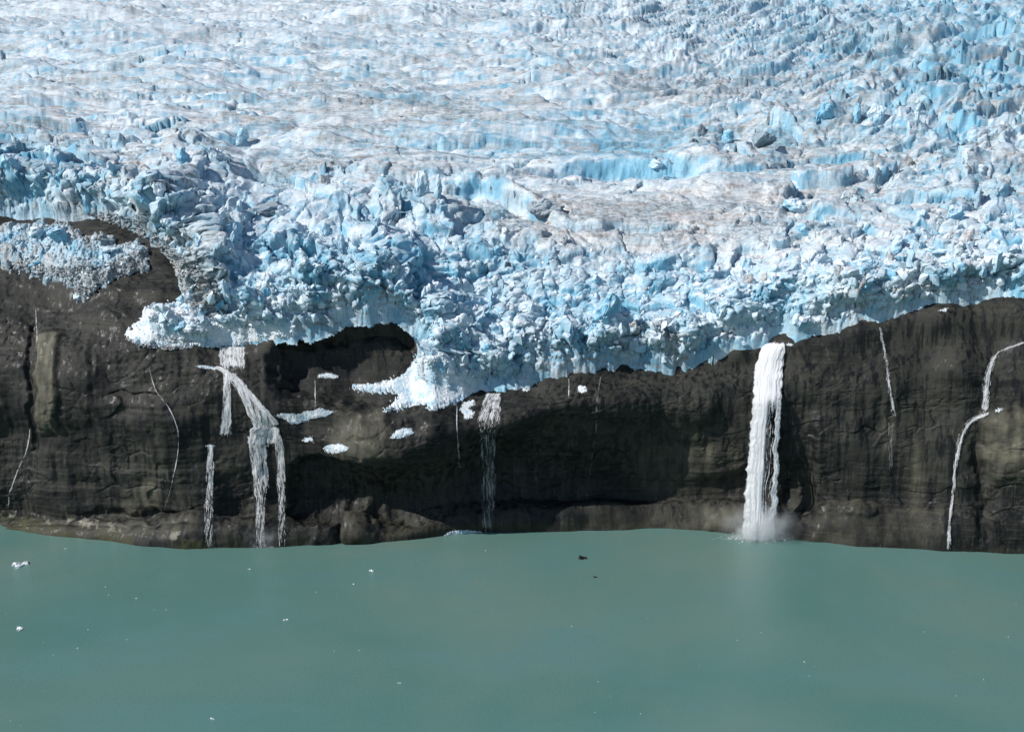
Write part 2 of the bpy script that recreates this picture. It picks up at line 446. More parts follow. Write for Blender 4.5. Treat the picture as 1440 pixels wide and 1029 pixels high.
# ------------------------------------------------------------------ footprint of the ice
EDGE = [(-220,300),(0,303),(40,308),(90,312),(130,306),(150,311),(190,326),(215,345),(240,365),(250,385),(255,410),(262,427),
 (245,428),(228,440),(215,455),(208,470),(222,480),(240,485),(300,487),(350,483),(400,475),(440,469),(480,456),(520,449),(556,447),
 (575,462),(598,480),(603,491),(590,503),(592,520),(612,540),(640,552),(665,550),(700,550),(745,548),
 (760,535),(800,528),(850,519),(884,515),(895,520),(935,526),(965,522),(985,510),(1030,498),(1060,490),(1080,482),(1100,468),(1118,479),(1150,472),
 (1200,458),(1230,452),(1280,440),(1330,428),(1360,430),(1385,420),(1440,418),(1655,410)]
def edge_world(pts, o=cliff):
    out = []
    for px, py in pts:
        loc, n = cast(o, px, py)
        if loc is None:
            continue
        out.append((loc.x, loc.y))
    return np.array(out)
tmp = link('cliff_before_hollow', mesh_np('cliff_before_hollow', np.stack([RX, RY0, RZ0], -1).reshape(-1, 3), grid_faces(NRr, NC), True))
bpy.context.view_layer.update()
poly = edge_world(EDGE, tmp)
_tm = tmp.data; bpy.data.objects.remove(tmp); bpy.data.meshes.remove(_tm)
poly = np.vstack([poly, [(poly[-1][0] + 1, 9000), (poly[0][0] - 1, 9000)]])
poly[-2][0] = 3000; poly[-1][0] = -3000
poly = np.vstack([poly[:-2], [(3000, poly[-3][1])], poly[-2:], [(-3000, poly[0][1])]])

def sdf(poly, x0, x1, y0, y1, st=1.0):
    xs = np.arange(x0, x1, st); ys = np.arange(y0, y1, st)
    X, Y = np.meshgrid(xs, ys)
    d = np.full(X.shape, 1e9); inside = np.zeros(X.shape, bool)
    n = len(poly)
    for i in range(n):
        ax, ay = poly[i]; bx, by = poly[(i + 1) % n]
        vx, vy = bx - ax, by - ay; L = vx * vx + vy * vy + 1e-9
        t = np.clip(((X - ax) * vx + (Y - ay) * vy) / L, 0, 1)
        d = np.minimum(d, (X - ax - t * vx)**2 + (Y - ay - t * vy)**2)
        c = ((ay > Y) != (by > Y)) & (X < (bx - ax) * (Y - ay) / (by - ay + 1e-12) + ax)
        inside ^= c
    return np.where(inside, 1, -1) * np.sqrt(d), x0, y0, st
SD = sdf(poly, -330, 330, 370, 720, 0.75)
def edge_dist(x, y, S=SD):
    g, x0, y0, st = S
    return bil(g, (x - x0) / st, (y - y0) / st)

# ------------------------------------------------------------------ glacier surface
MY = [380, 420, 440, 480, 530, 600, 700, 800, 1000, 1500, 2000, 3000, 3600, 4200]
MZ = [80, 92, 99, 107, 113, 122, 136, 147, 168, 222, 276, 392, 474, 545]
def macro(x, y):
    z = cinterp(y, MY, MZ)
    s = x / y
    left = 1 - smooth(-0.42, -0.20, s)
    z = z + left * 17 * np.exp(-np.maximum(y - 470, 0) / 160)
    z = z + 10 * smooth(0.1, 0.45, s) * smooth(430, 900, y) * (1 + y / 900)
    # the terrace with the blue ice wall
    ys = 590 + 0.10 * x + 14 * np.sin(x / 28.0)
    amp = 13 * np.exp(-((x - 62) / 42)**2) + 5.0 * np.exp(-((x + 40) / 60)**2)
    q = y - ys
    z = z + amp * (smooth(-2, 3.5, q) - 0.55 * smooth(-55, 10, q)) * np.exp(-np.maximum(q, 0) / 120)
    # valley-floor hollow in front of it
    z = z - 6 * np.exp(-((x - 45) / 55)**2 - ((y - 520) / 45)**2)
    z = z + 0.011 * y * fbm(x / (0.22 * y), np.log(y) * 7.5, 71, 3)
    z = z - 62 * np.exp(-((s + 0.305) / 0.05)**2) * smooth(3300, 4200, y)
    z = z + 10 * smooth(900, 2500, y) * fbm(x / 900, y / 420, 74, 2)
    return z

ni, nj = 980, 1050
# rows: equal steps in photo height over the nominal surface
yy = np.linspace(385, 4200, 30000)
zz = cinterp(yy, MY, MZ)
_, syy = to_px(0 * yy, yy, zz)
wgt = np.abs(np.gradient(syy)) + 0.004 + 0.03 * (yy < 640) + 0.05 * (yy < 455)
cum = np.cumsum(wgt); cum /= cum[-1]
yrow = np.interp(np.linspace(0, 1, ni), cum - cum[0], yy)
trow = np.linspace(-1, 1, nj)
GY = np.repeat(yrow[:, None], nj, 1)
GX = trow[None, :] * (0.485 * GY + 28)

def sx_sy(x, y):
    return to_px(x, y, macro(x, y))
Zm = macro(GX, GY)
SX, SY = to_px(GX, GY, Zm)
def sb_(cx, cy, rx, ry, p=2): return np.exp(-(np.abs((SX - cx) / rx)**p + np.abs((SY - cy) / ry)**p))

ed = edge_dist(GX, GY) + 1.3 * fbm(GX / 5, GY / 5, 5, 3)
ed = np.where(GY > 700, 250, ed)
# how broken the ice is
chunk = np.clip(0.06 + 1.0 * smooth(185, 335, SY) * (1 - 0.15 * smooth(380, 480, SY)), 0, 1)
chunk = np.maximum(chunk, 0.6 * sb_(1400, 100, 220, 170, 4))
chunk = np.maximum(chunk, 0.8 * sb_(60, 235, 260, 60, 4))
chunk = np.maximum(chunk, 0.7 * smooth(1050, 1250, SX))
chunk = np.maximum(chunk, 0.8 * sb_(1080, 200, 130, 50, 3))
chunk *= 1 - 0.72 * sb_(930, 300, 190, 50, 4)
chunk *= 1 - 0.45 * sb_(800, 355, 90, 40, 2)
chunk *= 0.75 + 0.5 * smooth(-0.4, 0.4, fbm(GX / 60, GY / 60, 6, 2))
flow = 1 - smooth(0.25, 0.7, chunk)

def serac(x, y, scale, seed, tilt=0.8, crack=0.12, depth=0.6, aniso=1.0):
    wx = x / scale + 0.35 * fbm(x / scale * 0.9, y / scale * 0.9, seed + 1, 2)
    wy = y / scale * aniso + 0.35 * fbm(x / scale * 0.9, y / scale * 0.9, seed + 4, 2)
    f1, f2, c, ox, oy = worley(wx, wy, seed, 0.95)
    h = _rv[2][c]
    h = h + tilt * (ox * (_rv[3][c] - 0.5) * 2 + oy * (_rv[4][c] - 0.62) * 2)
    e = f2 - f1
    r = 1 - smooth(0, crack, e)
    dome = 0.35 * (1 - f1 * f1)
    return h + dome - depth * r - 0.5, e

# front: wall of ice that stands on the rock and thins to nothing at its edge
Rt = rock_top(GX, GY)
thick = 15.0 * np.ones_like(GX)
thick -= 10.0 * sb_(225, 460, 55, 40, 4)          # rubble lobe
thick -= 5.0 * sb_(610, 520, 60, 50, 4)
thick -= 9.0 * sb_(255, 380, 28, 60, 4)
thick -= 2.0 * smooth(1150, 1300, SX)
wdt = 15.0 + 5 * fbm(GX / 30, GY / 30, 7, 2)
q = np.clip(ed / wdt, 0, 1)
T = np.maximum(thick, 2.0) * (1 - (1 - q)**2)**0.62
inl = smooth(10, 60, ed)
Z0 = (Rt + T) * (1 - inl) + np.maximum(Zm, Rt + 6) * inl
SX, SY = to_px(GX, GY, Z0)

# noise coordinates: blocks grow with distance, because the field up-glacier is less broken
K = (GY / 430.0)**0.75
NX = GX / K
NY = 4 * 430.0**0.75 * GY**0.25 + 0.8 * (Z0 - 90) * (1 - smooth(20, 80, ed))
wx0 = NX + 5 * fbm(NX / 30, NY / 30, 101, 2); wy0 = NY + 5 * fbm(NX / 30, NY / 30, 104, 2)
a1, e1 = serac(wx0, wy0, 22, 110, 1.0, 0.07, 0.3, 1.4)
a2, e2 = serac(wx0, wy0, 9.0, 120, 1.1, 0.09, 0.3, 1.3)
a3, e3 = serac(NX, NY, 3.9, 130, 1.2, 0.12, 0.3, 1.1)
a4, e4 = serac(NX, NY, 1.7, 140, 1.1, 0.15, 0.2)
af, ef = serac(wx0 + 9, wy0, 60, 150, 1.0, 0.07, 0.25, 2.6)
vary = smooth(-0.5, 0.5, fbm(NX / 35, NY / 30, 106, 2))
far = smooth(600, 1100, GY)
vary2 = smooth(-0.35, 0.35, fbm(NX / 55 + 9, NY / 28, 108, 2))
H = chunk * (5.2 * a1 + (1.6 + 3.0 * vary * (.3 + .7 * vary2)) * a2 * (1 - .5 * far) + (0.15 + 1.0 * vary * vary2) * a3 * (1 - 0.75 * far) + 0.3 * vary * a4 * (1 - smooth(470, 650, GY)))
H += 4.0 * (1 - vary2) * chunk * af * smooth(20, 60, ed)
H += (0.35 + 0.65 * chunk) * 7.5 * af * smooth(20, 80, ed) * (1 + .6 * far)
# melted, wave-like ridges of the upper field, running across and climbing to the right
rot = 0.65 * smooth(-0.1, 0.35, GX / GY)
NYc = NY - 4 * 430.0**0.75 * 1100.0**0.25
qx = NX * np.cos(rot) + NYc * np.sin(rot); qy = NYc * np.cos(rot) - NX * np.sin(rot)
wv = ridged(qx / 72 + 0.6 * perlin(qx / 60, qy / 30, 161), qy / 12 + 0.8 * perlin(qx / 60, qy / 40, 162), 160, 3, 0.5)
wv2 = ridged(qx / 26 + 0.5 * perlin(qx / 20, qy / 10, 166), qy / 4.5, 165, 2, 0.55)
wv3 = fbm(qx / 90, qy / 42, 168, 2, 0.5)
fl = np.clip(flow + 0.30, 0, 1) * smooth(540, 700, GY)
qa = 1.1
rx_ = NX * np.cos(qa) + NYc * np.sin(qa); ry_ = NYc * np.cos(qa) - NX * np.sin(qa)
dg = ridged(rx_ / 85 + .5 * perlin(rx_ / 30, ry_ / 20, 175), ry_ / 17 + .5 * perlin(rx_ / 25, ry_ / 15, 176), 177, 3, 0.42)
dgm = np.maximum(sb_(1400, 70, 330, 170, 3), 0.5 * sb_(1000, 110, 250, 60, 2))
H += dgm * K * 4.0 * (dg - 0.7)
H += fl * K * (2.9 * (wv - 0.6) + 0.40 * (wv2 - 0.6) + 2.6 * wv3)
fold = np.sin(qy / 9.5 + 2.2 * fbm(qx / 150, qy / 50, 178, 2)) * smooth(-0.5, 0.4, fbm(qx / 130, qy / 60, 179, 2))
H += smooth(560, 760, GY) * K * 1.5 * fold
cvn = np.abs(perlin(qx / 70 + 0.3 * perlin(qx / 12, qy / 12, 172), qy / 9 + .25 * perlin(qx / 9, qy / 9, 173), 171))
H -= fl * K * 1.6 * (1 - smooth(0.0, 0.07, cvn)) * smooth(0.0, 0.4, fbm(NX / 60, NY / 30, 174, 2))
# pocked and runnelled minor relief everywhere
H += K * (0.20 * fbm(NX / 3.0, NY / 2.4, 180, 3) + 0.8 * fbm(NX / 11, NY / 6, 184, 2))
H += 0.22 * ridged(NX / 1.6, NY / 1.3, 186, 2) * (1 - smooth(450, 600, GY))
# deep openings and swells seen in the picture
def hump(cx, cy, rx, ry, h): return h * sb_(cx, cy, rx, ry, 3)
H += hump(590, 392, 30, 16, -6) + hump(345, 205, 22, 12, -5) + hump(1320, 368, 22, 8, -4) + hump(600, 238, 90, 7, -4) + hump(1250, 225, 40, 12, -4) + hump(450, 215, 60, 8, -3)
H += hump(262, 215, 26, 14, 4) + hump(40, 245, 45, 18, 5) + hump(1085, 190, 28, 16, 5) + hump(985, 215, 30, 14, 4) + hump(1015, 260, 40, 14, 3)
H *= (0.5 + 0.5 * smooth(0.0, 9.0, ed)) * smooth(-0.5, 1.0, ed)
# push the blocks out along the slope of the ice, not straight up
dzdy = np.gradient(Z0, axis=0) / np.gradient(GY, axis=0)
dzdx = np.gradient(Z0, axis=1) / np.gradient(GX, axis=1)
k_ = np.ones(9) / 9
front = (1 - smooth(12, 50, ed)) * smooth(0, 2, ed)
sy_ = np.clip(dzdy, 0, 2.0) * front; sx_ = np.clip(dzdx, -1.5, 1.5) * front
L_ = np.sqrt(1 + sy_**2 + sx_**2)
Z = Z0 + H / L_
GX2 = GX - sx_ / L_ * H; GY2 = GY - sy_ / L_ * H
Z = np.where(ed < 0, np.minimum(Rt - 1.0 + ed * 1.0, Z), Z)
Z = np.where(ed < 0, np.maximum(Z, Rt - 12), Z)
GX2 = np.where(ed < 0, GX, GX2); GY2 = np.where(ed < 0, GY, GY2)
# soften the flutes of the steepest steps
Zb = Z.copy()
for _ in range(3):
    Zb[:, 2:-2] = (Zb[:, :-4] + Zb[:, 1:-3] + Zb[:, 2:-2] + Zb[:, 3:-1] + Zb[:, 4:]) / 5
    Zb[1:-1] = (Zb[:-2] + 2 * Zb[1:-1] + Zb[2:]) / 4
stp = smooth(0.7, 2.0, np.abs(np.gradient(Zb, axis=0) / np.gradient(GY, axis=0))) * smooth(8, 20, ed)
Z = Z * (1 - 0.85 * stp) + Zb * 0.85 * stp
# shove the blocks sideways so that faces lean and overhang
lean = chunk * smooth(0, 3, ed) * (1 - 0.6 * far)
GX2 = GX2 + 1.1 * K * fbm(NX / 7, Z / 5 / K, 190, 3) * lean
GY2 = GY2 + (1.1 * fbm(NX / 7, Z / 5 / K, 194, 3) - 0.12 * np.clip(H, -3, 6)) * K * lean
steepness = smooth(0.5, 1.6, np.abs(np.gradient(Z, axis=0) / np.gradient(GY, axis=0)))
GY2 -= steepness * smooth(2, 6, ed) * K * (0.9 * fbm(NX / 4.5, Z / 3.2 / K, 196, 3))
# overhanging lip at the very front
fz, fe = serac(NX, Z * 1.0 + 0.5 * ed, 4.2, 251, 0.8, 0.14, 0.45, 1.3)
fz2, _ = serac(NX, Z, 1.7, 256, 0.8, 0.16, 0.4, 1.2)
fm = smooth(0.2, 1.8, ed) * (1 - smooth(6, 16, ed))
GY2 -= fm * (1.5 * fz + 0.6 * fz2); GX2 += fm * 0.6 * fz2
GY2 -= (3.0 + 2.0 * smooth(1130, 1200, SX)) * smooth(1.5, 5, ed) * (1 - smooth(8, 20, ed)) * (0.5 + smooth(-.3, .5, fbm(GX / 25, GY / 60, 8, 2)))

blue = -0.14 + 0.34 * chunk * (_rv[5][(np.floor(GX / 9) * 7 + np.floor(GY / 9) * 13).astype(np.int64) & (TAB - 1)] * 0 + smooth(-0.2, 0.6, fbm(GX / 22, GY / 22, 200, 3)))
blue += 0.55 * sb_(880, 222, 75, 32, 4) + 0.4 * sb_(20, 240, 90, 45, 3) + 0.35 * sb_(590, 385, 60, 45, 2) + 0.25 * sb_(860, 440, 60, 40) + 0.3 * sb_(1390, 90, 90, 90) + 0.25 * sb_(680, 500, 90, 50) + .2 * sb_(1190, 165, 90, 25)
blue -= 0.35 * sb_(930, 310, 190, 55, 4) + 0.25 * sb_(200, 20, 400, 14, 4) + 0.3 * sb_(590, 545, 90, 35, 4) + .2 * sb_(740, 470, 30, 40)
dirt = 0.12 + 0.40 * smooth(0.0, 0.7, fbm(GX / 90, GY / 60, 210, 4))
dirt += 0.8 * sb_(930, 318, 240, 46, 3) + 0.3 * sb_(1330, 290, 120, 70, 2) + 0.35 * sb_(540, 165, 150, 28, 2) + 0.3 * sb_(120, 125, 120, 12, 2) + 0.25 * sb_(400, 180, 130, 16)
dirt += 0.45 * sb_(1130, 215, 140, 50, 2) + 0.4 * sb_(460, 235, 130, 25, 2) + 0.5 * sb_(1010, 130, 150, 20, 2) + .3 * sb_(1240, 80, 120, 40)
dirt += 1.0 * sb_(290, 405, 30, 45, 3) + 1.0 * sb_(255, 365, 28, 26, 3) + 1.0 * sb_(180, 312, 60, 16, 3) + 0.75 * sb_(230, 482, 50, 8, 4) + 0.6 * sb_(450, 455, 45, 10, 4) + 0.8 * sb_(942, 483, 12, 20, 4)
streak_ = smooth(-0.05, 0.5, fbm(qx / 55, qy / 5.5, 225, 4))
dirt += 0.75 * streak_ * (smooth(60, 130, SY) * (1 - smooth(250, 290, SY))) + 0.3 * streak_ * (1 - smooth(60, 130, SY))
blue += 0.35 * smooth(-0.1, 0.5, fbm(qx / 70, qy / 9, 227, 3)) * (1 - smooth(180, 280, SY)) + 0.25 * sb_(1300, 60, 260, 120, 3)
dirt = np.clip(dirt * (0.7 + 0.6 * smooth(-0.3, 0.5, fbm(GX / 8, GY / 6, 215, 3))), 0, 1)
dirt = dirt * (1 - 0.65 * stp); blue = blue + 0.2 * stp
# basal layers: thin dirty bands in the foot of the ice
band = smooth(0.35, 0.6, np.sin((Z - Rt) * 3.2 + 1.2 * fbm(GX / 20, GY / 20, 220, 2))) * (1 - smooth(2.5, 5.5, ed)) * smooth(-1, 0.5, ed)
dirt = np.clip(dirt + 0.95 * band * smooth(-0.3, 0.2, fbm(GX / 35, GY / 35, 222, 2)), 0, 1)
verts = np.stack([GX2, GY2, Z], -1).reshape(-1, 3)
fc = grid_faces(ni, nj)
keep = (ed > -1.6 + 1.2 * ((SX > 380) & (SX < 615))).ravel()[fc].any(axis=1)
fc = fc[keep]
# drop stray slivers of ice that came out below the traced edge on the right-hand wall
_fx, _fy = to_px(verts[:, 0], verts[:, 1], verts[:, 2])
_ep = [p_ for p_ in EDGE if p_[0] >= 700]
stray = (_fx > 900) & (_fy > np.interp(_fx, [p_[0] for p_ in _ep], [p_[1] for p_ in _ep]) + 12)
fc = fc[~stray[fc].any(axis=1)]
used = np.zeros(ni * nj, bool); used[fc.ravel()] = True
remap = np.cumsum(used) - 1
me = mesh_np('glacier', verts[used], remap[fc], True, {'blue': blue.ravel()[used], 'dirt': dirt.ravel()[used]})
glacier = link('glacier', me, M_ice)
tag(glacier, 'broken blue and white glacier spilling over the edge of the dark cliff', None, kind='structure')
# ------------------------------------------------------------------ water
def water_material():
    t = NT('glacial_water')
    tc = t.n('ShaderNodeTexCoord')
    P = t.pos()
    cl = t.noise(t.pos(scale=(0.008, 0.008, 1), rot=(0, 0, 0.4)), 1.0, 4, 0.5, 0.4)
    c2 = t.noise(t.pos(scale=(0.02, 0.03, 1), rot=(0, 0, 0.5)), 1.0, 5, 0.6)
    c = t.mix(t.ramp(cl, 0.35, 0.68), (0.084, 0.200, 0.176), (0.150, 0.235, 0.198))
    c = t.mix(t.ramp(c2, 0.42, 0.70, 0, 0.7), c, (0.105, 0.225, 0.215))
    w1 = t.noise(t.pos(scale=(1.1, 1.7, 1), rot=(0, 0, 0.35)), 0.9, 4, 0.6)
    w2 = t.noise(t.pos(scale=(1, 2.5, 1), rot=(0, 0, -0.3)), 2.6, 4, 0.6)
    b = t.bump(w1, 0.40, 0.22)
    b = t.bump(w2, 0.8, 0.13, b)
    p = t.bsdf(c, 0.12, 0.5, b)
    p.inputs['IOR'].default_value = 1.33
    return t.m
nx = 60
xs = np.linspace(-3000, 3000, nx); ys = np.linspace(-2500, 470, nx)
X, Y = np.meshgrid(xs, ys)
me = mesh_np('water', np.stack([X, Y, 0 * X], -1).reshape(-1, 3), grid_faces(nx, nx))
water = link('water', me, water_material())
tag(water, 'calm milky green glacial water at the foot of the cliff', None, kind='structure')

# ------------------------------------------------------------------ ice blocks
def chunk_mesh(seed, npts=13, sub=0, flat=(1, 1, 1), noise_amp=0.0, name='ice_block'):
    r = np.random.default_rng(seed)
    p = r.normal(size=(npts, 3)); p /= np.linalg.norm(p, axis=1)[:, None]
    p *= r.uniform(0.75, 1.0, (npts, 1)); p *= np.array(flat) * r.uniform(0.75, 1.15, 3)
    bm = bmesh.new()
    for q in p: bm.verts.new(q)
    g = bmesh.ops.convex_hull(bm, input=bm.verts)
    for v in [v for v in bm.verts if not v.link_faces]: bm.verts.remove(v)
    if sub:
        bmesh.ops.bevel(bm, geom=list(bm.edges), offset=0.07, segments=1, affect='EDGES', profile=0.6)
        bmesh.ops.triangulate(bm, faces=list(bm.faces))
        for _ in range(sub):
            bmesh.ops.subdivide_edges(bm, edges=list(bm.edges), cuts=1, use_grid_fill=True)
        bm.normal_update()
        co = np.array([v.co[:] for v in bm.verts]); no = np.array([v.normal[:] for v in bm.verts])
        s = seed * 3.7
        f = (fbm(co[:, 0] * 1.6 + s, co[:, 2] * 1.6 + co[:, 1] * 1.1, seed % 50, 4) * 0.7
             + fbm(co[:, 1] * 2.6 + s, co[:, 2] * 2.2 - co[:, 0] * 1.3, seed % 50 + 5, 3) * 0.5)
        f1, f2, c, ox, oy = worley(co[:, 0] * 2.1 + co[:, 2] * .8 + s, co[:, 1] * 2.1 + co[:, 2] * 1.7, seed % 60)
        f = f + 0.9 * (_rv[2][c] - 0.5)
        for v, d, n_ in zip(bm.verts, f, no): v.co = Vector(v.co) + Vector(n_) * float(d) * noise_amp
    bmesh.ops.triangulate(bm, faces=list(bm.faces))
    me = bpy.data.meshes.new(name); bm.to_mesh(me); bm.free()
    return me

LIB_LO = []
for s in range(26):
    m = chunk_mesh(300 + s, 9 + s % 6)
    v = np.array([q.co[:] for q in m.vertices]); f = np.array([p.vertices[:] for p in m.polygons])
    LIB_LO.append((v, f)); bpy.data.meshes.remove(m)
def lib_set(mat, seeds, flat=(1, 1, 1), amp=0.22, sub=2):
    out = []
    for s in seeds:
        m = chunk_mesh(s, 12 + s % 5, sub, flat, amp); m.materials.append(mat); out.append(m)
    return out
LIB_W = lib_set(M_block, range(20, 32))
LIB_B = lib_set(M_block_blue, range(40, 48))
LIB_D = lib_set(M_block_dirty, range(60, 67))

def rand_rot(n, r, full=True):
    a = r.uniform(0, 2 * np.pi, (n, 3))
    if not full: a[:, :2] = r.normal(0, 0.35, (n, 2))
    out = np.empty((n, 3, 3))
    for i in range(n): out[i] = np.array(Euler(a[i]).to_matrix())
    return out

def pad(poly_, h=0.35, step=2.0, targets=None):
    x0, x1 = min(p[0] for p in poly_) - step, max(p[0] for p in poly_) + step
    y0, y1 = min(p[1] for p in poly_) - step, max(p[1] for p in poly_) + step
    xs_ = np.arange(x0, x1 + step, step); ys_ = np.arange(y0, y1 + step, step)
    P = np.zeros((len(ys_), len(xs_), 3)); ins = np.zeros(P.shape[:2], bool)
    jit_ = np.random.default_rng(len(xs_)).normal(0, step * 1.1, (40, 40, 2)) * (1, 0.6)
    for i, py in enumerate(ys_):
        for j, px in enumerate(xs_):
            best = None
            for t_ in (targets or (cliff,)):
                loc, nor = cast(t_, px, py)
                if loc is not None and (best is None or (loc - CAMP).length < (best - CAMP).length): best = loc
            if best is None: best = CAMP + ray(px, py) * 420
            P[i, j] = best; ins[i, j] = in_poly(poly_, px + jit_[i % 40, j % 40, 0], py + jit_[i % 40, j % 40, 1])
    core = ins.copy()
    core[1:-1, 1:-1] &= ins[:-2, 1:-1] & ins[2:, 1:-1] & ins[1:-1, :-2] & ins[1:-1, 2:]
    up = np.where(core, h, np.where(ins, h * 0.4, -0.5))
    up = up + 0.25 * h * fbm(P[..., 0] * 1.3, P[..., 2] * 1.3, 260, 3) * core
    P[..., 2] += up * 0.8; P[..., 1] -= up * 0.5
    f = grid_faces(*P.shape[:2]); f = f[ins.ravel()[f].any(axis=1)]
    us_ = np.zeros(ins.size, bool); us_[f.ravel()] = True; rm_ = np.cumsum(us_) - 1
    f = rm_[f]; f = np.vstack([f[:, [0, 1, 2]], f[:, [0, 2, 3]]])
    return P.reshape(-1, 3)[us_], f[:, ::-1]

def rubble(name, pts, sizes, mat, seed=1, squash=0.8, parent=None, kind='stuff', extra=None):
    """many small angular pieces joined into one mesh"""
    r = np.random.default_rng(seed)
    n = len(pts); R = rand_rot(n, r)
    V, Fc, off = [], [], 0
    k = r.integers(0, len(LIB_LO), n)
    for i in range(n):
        v, f = LIB_LO[k[i]]
        q = (v * r.uniform(0.6, 1.3, 3)) @ R[i].T * sizes[i]
        q[:, 2] *= squash
        V.append(q + pts[i]); Fc.append(f + off); off += len(v)
    if extra is not None: V.append(extra[0]); Fc.append(extra[1] + off)
    me = mesh_np(name, np.vstack(V), np.vstack(Fc), False)
    o = link(name, me, mat, parent)
    if kind: o['kind'] = kind
    return o

def in_poly(pts, x, y):
    c = False; n = len(pts)
    for i in range(n):
        ax, ay = pts[i]; bx, by = pts[(i + 1) % n]
        if (ay > y) != (by > y) and x < (bx - ax) * (y - ay) / (by - ay) + ax: c = not c
    return c
def sample_poly(pts, n, seed, targets=(cliff,)):
    r = random.Random(seed)
    x0, x1 = min(p[0] for p in pts), max(p[0] for p in pts); y0, y1 = min(p[1] for p in pts), max(p[1] for p in pts)
    out = []
    tries = 0
    while len(out) < n and tries < n * 30:
        tries += 1
        px, py = r.uniform(x0, x1), r.uniform(y0, y1)
        if not in_poly(pts, px, py): continue
        best = None
        for t in targets:
            loc, nor = cast(t, px, py)
            if loc is not None and (best is None or (loc - CAMP).length < (best - CAMP).length): best = loc
        if best is not None: out.append(tuple(best))
    return np.array(out)

# numbered loose blocks that are part of the glacier, then finer rubble
gv = verts.reshape(ni, nj, 3)
wt = (chunk * smooth(1.5, 6, ed) * (smooth(200, 330, SY) + 0.15 * smooth(60, 200, SY)) * ((SX > -30) & (SX < 1470)) * (1 + 2.5 * (1 - smooth(10, 40, ed))))
wt = (wt * (0.3 + smooth(0, 0.6, fbm(GX / 18, GY / 18, 230, 3)))).ravel(); wt /= wt.sum()
rr = np.random.default_rng(5)
pick = rr.choice(ni * nj, 270, replace=False, p=wt)
for i, k in enumerate(pick):
    p = verts[k]; kk = np.unravel_index(k, (ni, nj))
    s = (rr.uniform(1.5, 3.8) + 1.3 * (ed[kk] < 25) * rr.random()) * (GY[kk] / 430)**0.8
    dd = dirt[kk]; bl = blue[kk]
    L = LIB_D if rr.random() < dd * 0.5 else (LIB_B if rr.random() < 0.12 + bl * 0.4 else LIB_W)
    o = link('ice_block', L[rr.integers(len(L))], None, glacier)
    o.location = (p[0], p[1], p[2] - 0.15 * s)
    o.rotation_euler = (rr.normal(0, 0.4), rr.normal(0, 0.4), rr.uniform(0, 6.28))
    o.scale = (s * rr.uniform(.5, 1.3), s * rr.uniform(.5, 1.2), s * rr.uniform(.8, 1.7))
wt2 = (chunk * (1 - 0.6 * sb_(900, 320, 220, 60, 3)) * smooth(0.5, 4, ed) * smooth(250, 400, SY) * ((SX > -20) & (SX < 1460)) * (0.15 + smooth(-0.1, 0.6, fbm(GX / 14, GY / 14, 235, 3)))).ravel(); wt2 /= wt2.sum()
pick = rr.choice(ni * nj, 1900, replace=False, p=wt2)
pts = verts[pick]
sz = 0.35 + 1.0 * rr.random(len(pts))**2.5
rubble('ice_rubble', pts, sz * (pts[:, 1] / 430)**0.7, M_rubble, 3, 0.9, glacier)
wt3 = (smooth(0.3, 1.5, ed) * (1 - smooth(4, 14, ed)) * ((SX > -30) & (SX < 1470)) * (0.1 + smooth(-0.2, 0.5, fbm(GX / 10, GY / 10, 238, 3)))).ravel(); wt3 /= wt3.sum()
pick = rr.choice(ni * nj, 600, replace=False, p=wt3)
pts = verts[pick] + np.array([0, -0.4, 0])
rubble('ice_rubble', pts, 0.5 + 2.4 * rr.random(len(pts))**2.4, M_block, 33, 1.25, glacier)

T_TONGUE = [(590,496),(570,525),(556,532),(525,540),(497,541),(494,546),(520,553),(555,551),(560,560),(538,580),(560,576),(597,567),(605,579),(642,567),(668,551),(648,530),(622,496)]
pts = sample_poly(T_TONGUE, 5200, 4, (cliff, glacier)); rubble('ice_rubble', pts, 0.16 + 0.75 * rr.random(len(pts))**4, M_rubble, 5, 0.9, glacier, extra=pad(T_TONGUE, 0.8, 2.5, (cliff, glacier)))
T_LOBE = [(262,425),(240,426),(225,430),(205,432),(195,450),(178,465),(176,478),(210,486),(262,488),(330,486),(420,472),(415,455),(330,445)]
pts = sample_poly(T_LOBE, 3000, 6, (cliff, glacier)); rubble('ice_rubble', pts, 0.2 + 1 * rr.random(len(pts))**4, M_rubble, 7, 0.9, glacier, extra=pad(T_LOBE, 0.6, 2.5, (cliff, glacier)))
T_DIRT = [(120,300),(150,297),(200,312),(240,345),(285,380),(312,410),(318,440),(280,455),(262,430),(250,385),(238,362),(215,343),(188,326),(150,312)]
pts = sample_poly(T_DIRT, 1500, 8, (cliff, glacier)); rubble('dirty_rubble', pts, 0.35 + 1.3 * rr.random(len(pts))**3, M_moraine, 9, 0.5, glacier)
T_DIRT2 = [(180,474),(210,472),(262,476),(285,482),(270,489),(235,492),(190,487)]
pts = sample_poly(T_DIRT2, 600, 10, (cliff, glacier)); rubble('dirty_rubble', pts, 0.3 + 0.6 * rr.random(len(pts))**2, M_moraine, 11, 0.7, glacier)

